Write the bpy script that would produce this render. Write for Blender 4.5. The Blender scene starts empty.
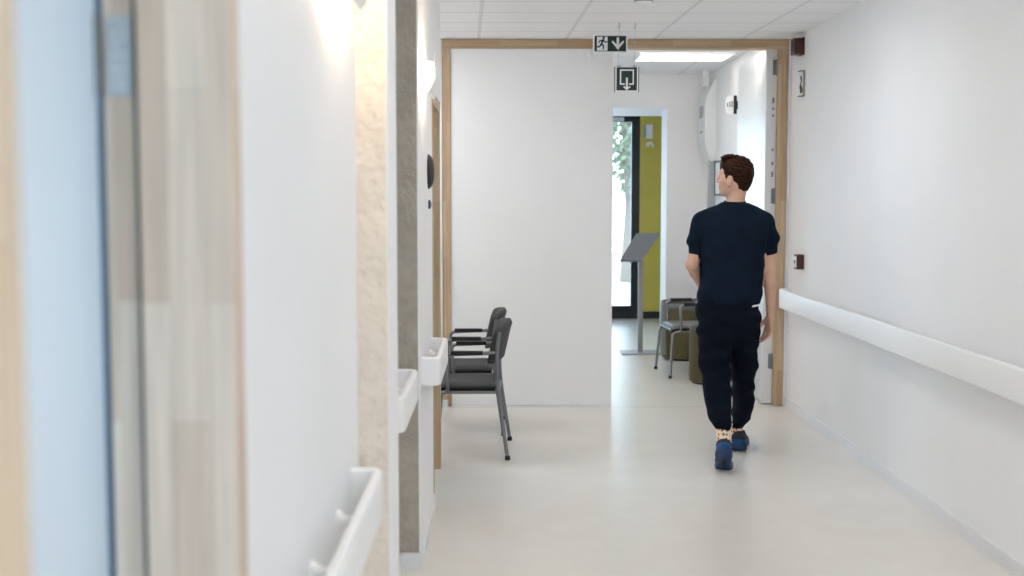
import bpy, bmesh, math, random
import numpy as np
from mathutils import Vector, Matrix, Euler

random.seed(4)
PI = math.pi
C = bpy.context.scene.collection

# ------------------------------------------------------------------ camera model
FOC = 1200.0
H = 1.56
PITCH = math.atan(92 / 1200)
YAW = math.atan(12 / 1200 * math.cos(PITCH))
FW = Vector((math.sin(YAW) * math.cos(PITCH), math.cos(YAW) * math.cos(PITCH), -math.sin(PITCH)))
RT = Vector((math.cos(YAW), -math.sin(YAW), 0))
UP = RT.cross(FW)


def ray(x, y):
    return FW + RT * ((x - 512) / FOC) + UP * ((288 - y) / FOC)


def at(x, y, Y):
    d = ray(x, y)
    return d * (Y / d.y) + Vector((0, 0, H))


# ------------------------------------------------------------------ materials
MATS = {}


def lin(c):
    return tuple(((v / 255) / 12.92 if v / 255 <= 0.04045 else ((v / 255 + 0.055) / 1.055) ** 2.4) for v in c) + (1,)


def new_mat(name):
    m = bpy.data.materials.new(name)
    m.use_nodes = True
    nt = m.node_tree
    b = nt.nodes['Principled BSDF']
    MATS[name] = m
    return m, nt, b


def mat(name, col, rough=0.5, metal=0.0, noise=0.0, nscale=20, bump=0.0, bscale=200, coat=0.0, spec=0.5, sheen=0.0):
    m, nt, b = new_mat(name)
    c = lin(col)
    b.inputs['Base Color'].default_value = c
    b.inputs['Roughness'].default_value = rough
    b.inputs['Metallic'].default_value = metal
    b.inputs['Coat Weight'].default_value = coat
    b.inputs['Specular IOR Level'].default_value = spec
    b.inputs['Sheen Weight'].default_value = sheen
    tc = nt.nodes.new('ShaderNodeTexCoord')
    if noise > 0:
        n = nt.nodes.new('ShaderNodeTexNoise')
        n.inputs['Scale'].default_value = nscale
        n.inputs['Detail'].default_value = 5
        nt.links.new(tc.outputs['Object'], n.inputs['Vector'])
        r = nt.nodes.new('ShaderNodeValToRGB')
        r.color_ramp.elements[0].position = 0.3
        r.color_ramp.elements[1].position = 0.7
        r.color_ramp.elements[0].color = tuple(v * (1 - noise) for v in c[:3]) + (1,)
        r.color_ramp.elements[1].color = tuple(min(1, v * (1 + noise)) for v in c[:3]) + (1,)
        nt.links.new(n.outputs['Fac'], r.inputs['Fac'])
        nt.links.new(r.outputs['Color'], b.inputs['Base Color'])
    if bump > 0:
        n = nt.nodes.new('ShaderNodeTexNoise')
        n.inputs['Scale'].default_value = bscale
        n.inputs['Detail'].default_value = 4
        nt.links.new(tc.outputs['Object'], n.inputs['Vector'])
        bp = nt.nodes.new('ShaderNodeBump')
        bp.inputs['Strength'].default_value = bump
        bp.inputs['Distance'].default_value = 0.01
        nt.links.new(n.outputs['Fac'], bp.inputs['Height'])
        nt.links.new(bp.outputs['Normal'], b.inputs['Normal'])
    return m


def emit_mat(name, col, strength):
    m, nt, b = new_mat(name)
    b.inputs['Base Color'].default_value = lin(col)
    b.inputs['Emission Color'].default_value = lin(col)
    b.inputs['Emission Strength'].default_value = strength
    return m


def glass_mat(name, tint=(1, 1, 1)):
    m, nt, b = new_mat(name)
    nt.nodes.remove(b)
    out = nt.nodes['Material Output']
    tr = nt.nodes.new('ShaderNodeBsdfTransparent')
    tr.inputs['Color'].default_value = (*tint, 1)
    gl = nt.nodes.new('ShaderNodeBsdfGlossy')
    gl.inputs['Roughness'].default_value = 0.02
    fr = nt.nodes.new('ShaderNodeFresnel')
    fr.inputs['IOR'].default_value = 1.45
    mx = nt.nodes.new('ShaderNodeMixShader')
    nt.links.new(fr.outputs[0], mx.inputs[0])
    nt.links.new(tr.outputs[0], mx.inputs[1])
    nt.links.new(gl.outputs[0], mx.inputs[2])
    nt.links.new(mx.outputs[0], out.inputs['Surface'])
    return m


def wood_mat(name, c1, c2, stave_w=0.042, stave_l=0.42, rough=0.55, beam=False):
    """finger-jointed staves running vertically (local z), or along x for beams"""
    m, nt, b = new_mat(name)
    N, L = nt.nodes, nt.links
    tc = N.new('ShaderNodeTexCoord')
    sep = N.new('ShaderNodeSeparateXYZ')
    L.new(tc.outputs['Object'], sep.inputs[0])
    add = N.new('ShaderNodeMath'); add.operation = 'ADD'
    L.new(sep.outputs['X'], add.inputs[0]); L.new(sep.outputs['Y'], add.inputs[1])
    comb = N.new('ShaderNodeCombineXYZ')
    if beam:
        L.new(sep.outputs['X'], comb.inputs['X']); L.new(sep.outputs['Z'], comb.inputs['Y'])
    else:
        L.new(sep.outputs['Z'], comb.inputs['X']); L.new(add.outputs[0], comb.inputs['Y'])
    br = N.new('ShaderNodeTexBrick')
    br.inputs['Scale'].default_value = 1.0
    br.inputs['Brick Width'].default_value = stave_l
    br.inputs['Row Height'].default_value = stave_w
    br.inputs['Mortar Size'].default_value = 0.0004
    br.inputs['Bias'].default_value = 0.0
    br.offset = 0.37
    br.inputs['Color1'].default_value = lin(c1)
    br.inputs['Color2'].default_value = lin(c2)
    br.inputs['Mortar'].default_value = lin([v * 0.8 for v in c1])
    L.new(comb.outputs[0], br.inputs['Vector'])
    mp = N.new('ShaderNodeMapping')
    mp.inputs['Scale'].default_value = (3, 60, 60) if beam else (60, 60, 3)
    L.new(tc.outputs['Object'], mp.inputs['Vector'])
    n = N.new('ShaderNodeTexNoise'); n.inputs['Scale'].default_value = 1.0; n.inputs['Detail'].default_value = 6
    L.new(mp.outputs[0], n.inputs['Vector'])
    mr = N.new('ShaderNodeMapRange')
    mr.inputs['From Min'].default_value = 0.3; mr.inputs['From Max'].default_value = 0.7
    mr.inputs['To Min'].default_value = 0.82; mr.inputs['To Max'].default_value = 1.08
    L.new(n.outputs['Fac'], mr.inputs['Value'])
    mul = N.new('ShaderNodeVectorMath'); mul.operation = 'MULTIPLY'
    L.new(br.outputs['Color'], mul.inputs[0]); L.new(mr.outputs[0], mul.inputs[1])
    L.new(mul.outputs[0], b.inputs['Base Color'])
    b.inputs['Roughness'].default_value = rough
    return m


def concrete_mat(name, c, bump, contrast=0.14, scale=9.0, pits=True):
    m, nt, b = new_mat(name)
    N, L = nt.nodes, nt.links
    tc = N.new('ShaderNodeTexCoord')
    n = N.new('ShaderNodeTexNoise'); n.inputs['Scale'].default_value = scale; n.inputs['Detail'].default_value = 8
    n.inputs['Roughness'].default_value = 0.65
    L.new(tc.outputs['Object'], n.inputs['Vector'])
    r = N.new('ShaderNodeValToRGB')
    cl = lin(c)
    r.color_ramp.elements[0].position = 0.32; r.color_ramp.elements[1].position = 0.68
    r.color_ramp.elements[0].color = tuple(v * (1 - contrast) for v in cl[:3]) + (1,)
    r.color_ramp.elements[1].color = tuple(v * (1 + contrast) for v in cl[:3]) + (1,)
    L.new(n.outputs['Fac'], r.inputs['Fac'])
    L.new(r.outputs['Color'], b.inputs['Base Color'])
    v = N.new('ShaderNodeTexNoise'); v.inputs['Scale'].default_value = 38; v.inputs['Detail'].default_value = 5
    L.new(tc.outputs['Object'], v.inputs['Vector'])
    rr = N.new('ShaderNodeValToRGB')
    rr.color_ramp.elements[0].position = 0.35; rr.color_ramp.elements[1].position = 0.6
    L.new(v.outputs['Fac'], rr.inputs['Fac'])
    bp = N.new('ShaderNodeBump'); bp.inputs['Strength'].default_value = bump; bp.inputs['Distance'].default_value = 0.01
    L.new(rr.outputs['Color'], bp.inputs['Height'])
    L.new(bp.outputs['Normal'], b.inputs['Normal'])
    b.inputs['Roughness'].default_value = 0.9
    return m


def floor_mat():
    m, nt, b = new_mat('linoleum')
    N, L = nt.nodes, nt.links
    tc = N.new('ShaderNodeTexCoord')
    n = N.new('ShaderNodeTexNoise'); n.inputs['Scale'].default_value = 3.0; n.inputs['Detail'].default_value = 8
    n.inputs['Roughness'].default_value = 0.7
    L.new(tc.outputs['Object'], n.inputs['Vector'])
    r = N.new('ShaderNodeValToRGB')
    r.color_ramp.elements[0].position = 0.3; r.color_ramp.elements[1].position = 0.7
    r.color_ramp.elements[0].color = lin((221, 216, 208)); r.color_ramp.elements[1].color = lin((228, 224, 218))
    L.new(n.outputs['Fac'], r.inputs['Fac'])
    # a fine welded seam across the doorway
    sep = N.new('ShaderNodeSeparateXYZ'); L.new(tc.outputs['Object'], sep.inputs[0])
    sb = N.new('ShaderNodeMath'); sb.operation = 'SUBTRACT'; sb.inputs[1].default_value = 8.80
    L.new(sep.outputs['Y'], sb.inputs[0])
    ab = N.new('ShaderNodeMath'); ab.operation = 'ABSOLUTE'; L.new(sb.outputs[0], ab.inputs[0])
    lt = N.new('ShaderNodeMath'); lt.operation = 'LESS_THAN'; lt.inputs[1].default_value = 0.008
    L.new(ab.outputs[0], lt.inputs[0])
    mx = N.new('ShaderNodeMix'); mx.data_type = 'RGBA'
    L.new(lt.outputs[0], mx.inputs['Factor'])
    L.new(r.outputs['Color'], mx.inputs['A']); mx.inputs['B'].default_value = lin((176, 172, 166))
    L.new(mx.outputs['Result'], b.inputs['Base Color'])
    b.inputs['Roughness'].default_value = 0.28
    b.inputs['Specular IOR Level'].default_value = 0.5
    v = N.new('ShaderNodeTexNoise'); v.inputs['Scale'].default_value = 140; v.inputs['Detail'].default_value = 2
    L.new(tc.outputs['Object'], v.inputs['Vector'])
    bp = N.new('ShaderNodeBump'); bp.inputs['Strength'].default_value = 0.03; bp.inputs['Distance'].default_value = 0.004
    L.new(v.outputs['Fac'], bp.inputs['Height']); L.new(bp.outputs['Normal'], b.inputs['Normal'])
    return m


def ceiling_mat(name, x0, dx, y0, dy, skew=0.0):
    """suspended tiles: broad T bars along y, fine joints across"""
    m, nt, b = new_mat(name)
    N, L = nt.nodes, nt.links
    tc = N.new('ShaderNodeTexCoord')
    sep = N.new('ShaderNodeSeparateXYZ'); L.new(tc.outputs['Object'], sep.inputs[0])

    def line(out, o, d, half):
        a = N.new('ShaderNodeMath'); a.operation = 'SUBTRACT'; a.inputs[1].default_value = o - d / 2
        L.new(out, a.inputs[0])
        w = N.new('ShaderNodeMath'); w.operation = 'FLOORED_MODULO'; w.inputs[1].default_value = d
        L.new(a.outputs[0], w.inputs[0])
        s = N.new('ShaderNodeMath'); s.operation = 'SUBTRACT'; s.inputs[1].default_value = d / 2
        L.new(w.outputs[0], s.inputs[0])
        ab = N.new('ShaderNodeMath'); ab.operation = 'ABSOLUTE'; L.new(s.outputs[0], ab.inputs[0])
        lt = N.new('ShaderNodeMath'); lt.operation = 'LESS_THAN'; lt.inputs[1].default_value = half
        L.new(ab.outputs[0], lt.inputs[0])
        return lt.outputs[0]
    ml = N.new('ShaderNodeMath'); ml.operation = 'MULTIPLY_ADD'; ml.inputs[1].default_value = skew
    L.new(sep.outputs['Y'], ml.inputs[0]); L.new(sep.outputs['X'], ml.inputs[2])
    lx = line(ml.outputs[0], x0 + skew * 8.84, dx, 0.012)
    ly = line(sep.outputs['Y'], y0, dy, 0.009)
    m1 = N.new('ShaderNodeMix'); m1.data_type = 'RGBA'
    L.new(lx, m1.inputs['Factor'])
    m1.inputs['A'].default_value = lin((243, 243, 244)); m1.inputs['B'].default_value = lin((226, 226, 226))
    m2 = N.new('ShaderNodeMix'); m2.data_type = 'RGBA'
    L.new(ly, m2.inputs['Factor'])
    L.new(m1.outputs['Result'], m2.inputs['A']); m2.inputs['B'].default_value = lin((214, 214, 214))
    L.new(m2.outputs['Result'], b.inputs['Base Color'])
    b.inputs['Roughness'].default_value = 0.8
    return m


def sock_mat():
    m, nt, b = new_mat('sock_knit')
    N, L = nt.nodes, nt.links
    tc = N.new('ShaderNodeTexCoord')
    v = N.new('ShaderNodeTexVoronoi'); v.inputs['Scale'].default_value = 46; v.inputs['Randomness'].default_value = 0.55
    L.new(tc.outputs['Object'], v.inputs['Vector'])
    r = N.new('ShaderNodeValToRGB'); r.color_ramp.interpolation = 'CONSTANT'
    e = r.color_ramp.elements
    e[0].position = 0; e[0].color = lin((120, 62, 20))
    e[1].position = 0.22; e[1].color = lin((200, 122, 48))
    k = e.new(0.43); k.color = lin((238, 228, 212))
    L.new(v.outputs['Distance'], r.inputs['Fac'])
    L.new(r.outputs['Color'], b.inputs['Base Color'])
    b.inputs['Roughness'].default_value = 0.95
    return m


def hair_mat():
    m, nt, b = new_mat('hair_auburn')
    N, L = nt.nodes, nt.links
    tc = N.new('ShaderNodeTexCoord')
    mp = N.new('ShaderNodeMapping'); mp.inputs['Scale'].default_value = (160, 160, 40)
    L.new(tc.outputs['Object'], mp.inputs['Vector'])
    n = N.new('ShaderNodeTexNoise'); n.inputs['Scale'].default_value = 1; n.inputs['Detail'].default_value = 4
    L.new(mp.outputs[0], n.inputs['Vector'])
    r = N.new('ShaderNodeValToRGB')
    r.color_ramp.elements[0].position = 0.3; r.color_ramp.elements[1].position = 0.72
    r.color_ramp.elements[0].color = lin((15, 8, 4)); r.color_ramp.elements[1].color = lin((58, 28, 12))
    L.new(n.outputs['Fac'], r.inputs['Fac']); L.new(r.outputs['Color'], b.inputs['Base Color'])
    b.inputs['Roughness'].default_value = 0.75
    b.inputs['Specular IOR Level'].default_value = 0.15
    bp = N.new('ShaderNodeBump'); bp.inputs['Strength'].default_value = 0.5; bp.inputs['Distance'].default_value = 0.004
    L.new(n.outputs['Fac'], bp.inputs['Height']); L.new(bp.outputs['Normal'], b.inputs['Normal'])
    return m


M = MATS
mat('wall_paint', (238, 238, 239), 0.6, noise=0.012, nscale=2.5, bump=0.05, bscale=160)
mat('skirting_white', (226, 226, 227), 0.35)
mat('door_white', (240, 240, 240), 0.45, noise=0.01, nscale=3)
mat('door_gloss', (222, 226, 230), 0.28, spec=0.3)
mat('rail_white', (240, 240, 240), 0.42)
mat('lamp_shell', (240, 240, 240), 0.35)
mat('steel', (150, 152, 155), 0.3, metal=1.0)
mat('hinge_metal', (176, 180, 182), 0.5, metal=0.2)
mat('seal_rubber', (42, 46, 50), 0.6)
mat('seal_blue', (58, 92, 118), 0.5)
mat('chrome_tube', (150, 151, 153), 0.25, metal=1.0)
mat('dark_tube', (128, 129, 131), 0.28, metal=0.95)
mat('black_plastic', (20, 21, 22), 0.6)
mat('rubber_foot', (25, 25, 25), 0.7)
mat('grey_upholstery', (66, 67, 67), 0.75, noise=0.08, nscale=90, bump=0.15, bscale=500)
mat('black_underside', (24, 24, 23), 0.8)
mat('olive_fabric', (86, 80, 50), 0.7, noise=0.06, nscale=60, bump=0.1, bscale=300)
mat('olive_rim', (112, 110, 100), 0.4)
mat('taupe_leather', (88, 86, 81), 0.4, noise=0.04, nscale=40)
mat('yellow_wall', (205, 188, 88), 0.75, noise=0.06, nscale=3)
mat('black_frame', (16, 17, 19), 0.4)
mat('alarm_red', (70, 25, 12), 0.45)
mat('call_red', (76, 33, 19), 0.45)
mat('sign_green', (8, 30, 23), 0.5)
mat('sign_white', (232, 234, 234), 0.5)
mat('sign_grey', (150, 152, 154), 0.5)
mat('sign_edge', (60, 62, 64), 0.5)
mat('print_brown', (90, 60, 34), 0.6)
mat('print_dark', (60, 62, 66), 0.6)
mat('device_white', (228, 230, 232), 0.4)
mat('device_grey', (150, 155, 162), 0.5)
mat('conduit_grey', (176, 180, 186), 0.4)
mat('stand_grey', (158, 158, 160), 0.45, metal=0.3)
mat('stand_panel', (128, 131, 137), 0.4, metal=0.2)
mat('skin', (196, 156, 134), 0.5, noise=0.06, nscale=25, spec=0.35)
mat('eye_white', (225, 222, 218), 0.2)
mat('iris_brown', (58, 42, 30), 0.2)
mat('shirt_navy', (14, 25, 39), 0.9, noise=0.07, nscale=6, bump=0.12, bscale=420, spec=0.12)
mat('trouser_navy', (8, 15, 27), 0.9, noise=0.08, nscale=6, bump=0.12, bscale=420, spec=0.12)
mat('shoe_black', (34, 38, 44), 0.7, bump=0.2, bscale=300)
mat('shoe_blue', (26, 92, 158), 0.45)
mat('shoe_deep', (18, 48, 88), 0.55)
mat('paving', (200, 200, 196), 0.9, noise=0.06, nscale=2)
mat('leaf_green', (104, 116, 92), 0.7, noise=0.3, nscale=6)
mat('bark', (110, 100, 90), 0.9)
mat('dark_void', (70, 72, 74), 0.8)
wood_mat('oak_pale', (206, 184, 163), (234, 220, 204), stave_w=0.056, stave_l=0.47)
wood_mat('oak_tan', (198, 172, 141), (182, 154, 122), stave_w=0.05)
wood_mat('oak_beam', (198, 172, 141), (182, 154, 122), stave_w=0.05, beam=True)
wood_mat('oak_light', (216, 194, 166), (226, 208, 184), stave_w=0.05)
concrete_mat('concrete_beige', (234, 222, 207), 0.6, 0.08)
concrete_mat('concrete_grey', (166, 159, 147), 0.4, 0.13)
floor_mat()
ceiling_mat('ceiling_tile', -0.155, 0.638, 8.885, 0.43, 0.031)
ceiling_mat('ceiling_tile_far', 0.55, 1.2, 9.2, 1.2)
sock_mat()
hair_mat()
glass_mat('clear_glass', (0.94, 0.97, 0.98))
emit_mat('lamp_glow', (255, 234, 206), 30.0)
emit_mat('fill_glow', (252, 252, 251), 6.6)  # glow of the fill panels added over corridor and niche
emit_mat('fill_strip_glow', (255, 246, 232), 70.0)
emit_mat('panel_glow_soft', (255, 250, 244), 2.2)
emit_mat('panel_glow_far', (255, 250, 244), 3.5)


# ------------------------------------------------------------------ geometry helpers
def link_bm(name, bm, m, parent=None, smooth=False, bevel=0.0, segs=2, auto=None):
    if bevel > 0:
        bmesh.ops.bevel(bm, geom=[e for e in bm.edges if e.calc_face_angle(0) > 0.5], offset=bevel,
                        segments=segs, profile=0.5, affect='EDGES', clamp_overlap=True)
    bmesh.ops.recalc_face_normals(bm, faces=bm.faces[:])
    me = bpy.data.meshes.new(name)
    bm.to_mesh(me)
    bm.free()
    mats = m if isinstance(m, (list, tuple)) else [m]
    for q in mats:
        me.materials.append(M[q] if isinstance(q, str) else q)
    if smooth or auto:
        me.polygons.foreach_set('use_smooth', [True] * len(me.polygons))
        if auto:
            me.set_sharp_from_angle(angle=math.radians(auto))
    o = bpy.data.objects.new(name, me)
    C.objects.link(o)
    if parent:
        o.parent = parent
    return o


def bx(bm, x0, x1, y0, y1, z0, z1, mi=0):
    vs = [bm.verts.new(p) for p in ((x0, y0, z0), (x1, y0, z0), (x1, y1, z0), (x0, y1, z0),
                                    (x0, y0, z1), (x1, y0, z1), (x1, y1, z1), (x0, y1, z1))]
    for f in ((0, 3, 2, 1), (4, 5, 6, 7), (0, 1, 5, 4), (1, 2, 6, 5), (2, 3, 7, 6), (3, 0, 4, 7)):
        bm.faces.new([vs[i] for i in f]).material_index = mi
    return vs


def tube(bm, pts, r, n=10, mi=0, cap=True):
    pts = [Vector(p) for p in pts]
    rings = []
    prev = None
    for i, p in enumerate(pts):
        a = pts[max(i - 1, 0)]
        b = pts[min(i + 1, len(pts) - 1)]
        t = (b - a).normalized()
        if prev is None:
            ref = Vector((0, 0, 1)) if abs(t.z) < 0.9 else Vector((1, 0, 0))
            u = t.cross(ref).normalized()
        else:
            u = (prev - t * prev.dot(t)).normalized()
        prev = u
        v = t.cross(u)
        rr = r[i] if isinstance(r, (list, tuple)) else r
        rings.append([bm.verts.new(p + (u * math.cos(2 * PI * k / n) + v * math.sin(2 * PI * k / n)) * rr) for k in range(n)])
    for i in range(len(rings) - 1):
        for k in range(n):
            f = bm.faces.new((rings[i][k], rings[i][(k + 1) % n], rings[i + 1][(k + 1) % n], rings[i + 1][k]))
            f.material_index = mi
    if cap:
        bm.faces.new(rings[0][::-1]).material_index = mi
        bm.faces.new(rings[-1]).material_index = mi


def rounded(pts, rad, seg=5):
    """round the inner corners of a polyline"""
    pts = [Vector(p) for p in pts]
    out = [pts[0]]
    for i in range(1, len(pts) - 1):
        a, b, c = pts[i - 1], pts[i], pts[i + 1]
        d1 = (a - b); d2 = (c - b)
        r = min(rad, d1.length * 0.49, d2.length * 0.49)
        p1 = b + d1.normalized() * r
        p2 = b + d2.normalized() * r
        for k in range(seg + 1):
            t = k / seg
            out.append(p1 * (1 - t) ** 2 + b * 2 * t * (1 - t) + p2 * t * t)
    out.append(pts[-1])
    return out


def lathe(bm, prof, n=24, axis='z', org=(0, 0, 0), mi=0):
    """prof: list of (radius, height)"""
    org = Vector(org)
    rings = []
    for r, h in prof:
        ring = []
        for k in range(n):
            a = 2 * PI * k / n
            if axis == 'z':
                p = Vector((r * math.cos(a), r * math.sin(a), h))
            elif axis == 'x':
                p = Vector((h, r * math.cos(a), r * math.sin(a)))
            else:
                p = Vector((r * math.cos(a), h, r * math.sin(a)))
            ring.append(bm.verts.new(org + p))
        rings.append(ring)
    for i in range(len(rings) - 1):
        for k in range(n):
            bm.faces.new((rings[i][k], rings[i][(k + 1) % n], rings[i + 1][(k + 1) % n], rings[i + 1][k])).material_index = mi
    bm.faces.new(rings[0][::-1]).material_index = mi
    bm.faces.new(rings[-1]).material_index = mi


def prism(bm, poly, fn, d, mi=0):
    """poly: 2D outline, fn(u,v,w)->Vector, extruded w=0..d"""
    a = [bm.verts.new(fn(u, v, 0)) for u, v in poly]
    b = [bm.verts.new(fn(u, v, d)) for u, v in poly]
    n = len(poly)
    bm.faces.new(a[::-1]).material_index = mi
    bm.faces.new(b).material_index = mi
    for i in range(n):
        bm.faces.new((a[i], a[(i + 1) % n], b[(i + 1) % n], b[i])).material_index = mi


def tag(o, label, cat, group=None):
    o['label'] = label
    o['category'] = cat
    if group:
        o['group'] = group
    return o


def thing(name, label, cat, loc=(0, 0, 0), rz=0, group=None):
    o = bpy.data.objects.new(name, None)
    C.objects.link(o)
    o.empty_display_size = 0.1
    o.location = loc
    o.rotation_euler = (0, 0, rz)
    return tag(o, label, cat, group)


def structure(o, label=None, cat=None):
    o['kind'] = 'structure'
    if label:
        o['label'] = label
        o['category'] = cat
    return o


def sbox(name, m, x0, x1, y0, y1, z0, z1, parent=None, bevel=0.0):
    bm = bmesh.new()
    bx(bm, x0, x1, y0, y1, z0, z1)
    o = link_bm(name, bm, m, parent, bevel=bevel)
    if not parent:
        structure(o)
    return o


def boxes(name, m, lst, parent=None, bevel=0.0):
    bm = bmesh.new()
    for b in lst:
        bx(bm, *b)
    o = link_bm(name, bm, m, parent, bevel=bevel)
    if not parent:
        structure(o)
    return o


# ------------------------------------------------------------------ the shell
CZ = 2.70       # corridor ceiling
WR = 2.13       # right wall
WA, WB, WC = -0.38, -0.425, -0.335
FY = 8.84       # plane of the double door
BW = 11.9       # back wall of the room beyond
FZ = 2.75       # its ceiling
GY = 15.3       # glazed outer door

fl = sbox('floor', 'linoleum', -3.6, 2.5, -3.2, GY + 0.1, -0.12, 0.0)
structure(fl, 'pale grey linoleum corridor floor running to the outer door', 'floor')
cl = sbox('ceiling', 'ceiling_tile', -3.6, 2.4, -3.2, FY + 0.06, CZ, CZ + 0.12)
structure(cl, 'white suspended tile ceiling over the corridor', 'ceiling')
cl = sbox('ceiling.001', 'ceiling_tile_far', -3.6, 2.4, FY + 0.06, BW, FZ, FZ + 0.12)
structure(cl, 'white tile ceiling of the room beyond the open door', 'ceiling')

# right wall, corridor and far room
o = sbox('wall_right', 'wall_paint', WR, WR + 0.2, -3.2, FY + 0.02, 0, CZ + 0.1)
structure(o, 'plain white right-hand corridor wall carrying the long handrail', 'wall')
o = sbox('wall_right.001', 'wall_paint', 2.045, WR + 0.2, FY + 0.12, BW, 0, FZ + 0.1)
structure(o, 'white right-hand wall of the room beyond the door', 'wall')
o = sbox('baseboard_right', 'skirting_white', WR - 0.012, WR, -3.2, FY, 0, 0.065, bevel=0.003)
structure(o, 'low white skirting along the right corridor wall', 'baseboard')

# left wall, foreground bay (with side doorway 0.95..1.75)
DH = 2.12
o = boxes('wall_left', 'wall_paint', [(-0.53, WA, -3.2, 0.87, 0, CZ), (-0.53, WA, 0.87, 1.83, DH + 0.06, CZ),
                                       (-0.53, WA, 1.765, 3.19, 0, CZ)])
structure(o, 'smooth white left wall in the foreground with the first handrail', 'wall')
o = sbox('wall_left.001', 'wall_paint', -0.6, WB, 3.45, 4.97, 0, CZ)
structure(o, 'recessed strip of white left wall between the two concrete columns', 'wall')
o = boxes('wall_left.002', 'wall_paint', [(-0.341, WC, 4.953, 5.96, 0, CZ), (-0.6, -0.341, 5.3, 5.96, 0, CZ),
                                           (-0.6, WC, 5.96, 6.86, 2.08, CZ)])
structure(o, 'white left wall beyond the grey column and above the side doorway', 'wall')
# concrete columns
o = sbox('wall_left.004', 'wall_paint', -0.301, -0.297, 3.192, 3.46, 0, CZ)
structure(o, 'smooth pale lining on the corridor side of the beige column', 'wall')
o = sbox('column', 'concrete_beige', -0.6, -0.301, 3.19, 3.45, 0, CZ, bevel=0.004)
structure(o, 'rough beige concrete column washed by the nearest wall lamp', 'column')
o = sbox('column.001', 'concrete_grey', -0.6, -0.341, 4.95, 5.3, 0, CZ)
structure(o, 'smooth grey concrete column edge farther along the left wall', 'column')
o = boxes('baseboard_left', 'skirting_white', [(WB, WB + 0.012, 3.46, 4.95, 0, 0.065), (WB, WC + 0.012, 4.935, 4.95, 0, 0.065),
                                                (WC, WC + 0.012, 4.95, 5.945, 0, 0.065)])
structure(o, 'white skirting wrapping round the grey column', 'baseboard')

# recess with chairs, closed behind
o = boxes('wall_left.003', 'wall_paint', [(-0.6, WC - 0.02, 6.86, 7.0, 0, CZ), (-1.7, -1.6, 7.0, FY, 0, CZ), (-1.7, -0.6, 6.95, 7.0, 0, CZ)])
structure(o, 'white walls of the niche behind the waiting chairs', 'wall')
# wall around the double door
o = boxes('wall_back', 'wall_paint', [(-1.7, -0.425, FY + 0.01, FY + 0.12, 0, FZ + 0.1), (-0.425, WR + 0.2, FY + 0.02, FY + 0.10, 2.69, FZ + 0.1)])
structure(o, 'white wall around the timber frame of the double door', 'wall')

# room beyond: left wall and back wall with passage
sbox('wall_far_left', 'wall_paint', -3.0, -2.85, FY + 0.1, BW, 0, FZ + 0.1)
sbox('wall_far_front', 'wall_paint', -3.0, -1.7, FY + 0.01, FY + 0.12, 0, FZ + 0.1)
PX0, PX1 = -0.9, 1.65
o = boxes('wall_far', 'wall_paint', [(PX1, 2.4, BW, BW + 0.4, 0, FZ + 0.1), (-3.0, PX0, BW, BW + 0.4, 0, FZ + 0.1),
                                      (PX0, PX1, BW, BW + 1.3, 2.43, FZ + 0.1), (PX1, 2.4, BW + 0.4, BW + 1.3, 2.43, FZ + 0.1)])
structure(o, 'white back wall of the far room with the passage to the outer door', 'wall')
# vestibule
o = boxes('wall_vestibule', 'wall_paint', [(2.4, 2.5, BW + 0.4, GY + 0.1, 0, 2.9), (PX0 - 0.1, PX0, BW + 0.4, GY + 0.1, 0, 2.9),
                                           (PX1, 2.4, BW + 0.4, BW + 0.41, 0, 2.9), ])
structure(o, 'side walls of the entrance passage', 'wall')
sbox('ceiling.002', 'wall_paint', PX0 - 0.1, 2.5, BW + 0.35, GY + 0.1, 2.8, 2.9)
o = boxes('wall_far.001', 'yellow_wall', [(1.77, 2.4, GY - 0.06, GY + 0.1, 0.09, 2.8)])
structure(o, 'yellow green painted wall beside the black glazed door', 'wall')
o = boxes('baseboard_far', 'black_frame', [(1.77, 2.4, GY - 0.075, GY + 0.1, 0, 0.09)])
structure(o, 'black skirting under the yellow green wall', 'baseboard')
o = boxes('wall_far.002', 'wall_paint', [(PX0, 1.77, GY - 0.02, GY + 0.1, 2.57, 2.8)])

# rooms on the left (light comes through them)
boxes('wall_side', 'wall_paint', [(-3.0, -0.53, 2.35, 2.45, 0, CZ),                      # far side of the first room
                                  (-3.1, -3.0, -3.2, 2.45, 0, CZ),
                                  (-1.1, -0.53, -1.3, -1.2, 0, CZ), (-3.0, -2.5, -1.3, -1.2, 0, CZ),
                                  (-2.5, -1.1, -1.3, -1.2, 2.2, CZ), (-2.5, -1.1, -1.3, -1.2, 0, 0.6)])
boxes('wall_side.001', 'wall_paint', [(-3.2, -0.6, 4.85, 4.95, 0, CZ),
                                      (-3.3, -3.2, 4.85, 5.4, 0, CZ), (-3.3, -3.2, 6.7, 7.0, 0, CZ),
                                      (-3.3, -3.2, 5.4, 6.7, 0, 0.9), (-3.3, -3.2, 5.4, 6.7, 2.1, CZ),
                                      (-3.3, -1.7, 6.95, 7.0, 0, CZ)])
# unseen wall behind the camera; its wide window is added for fill daylight
boxes('wall_front', 'wall_paint', [(-0.53, 2.3, -3.2, -3.1, 0, 0.7), (-0.53, 2.3, -3.2, -3.1, 2.2, CZ),
                                   (-0.53, 0.0, -3.2, -3.1, 0.7, 2.2), (1.8, 2.3, -3.2, -3.1, 0.7, 2.2)])


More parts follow.
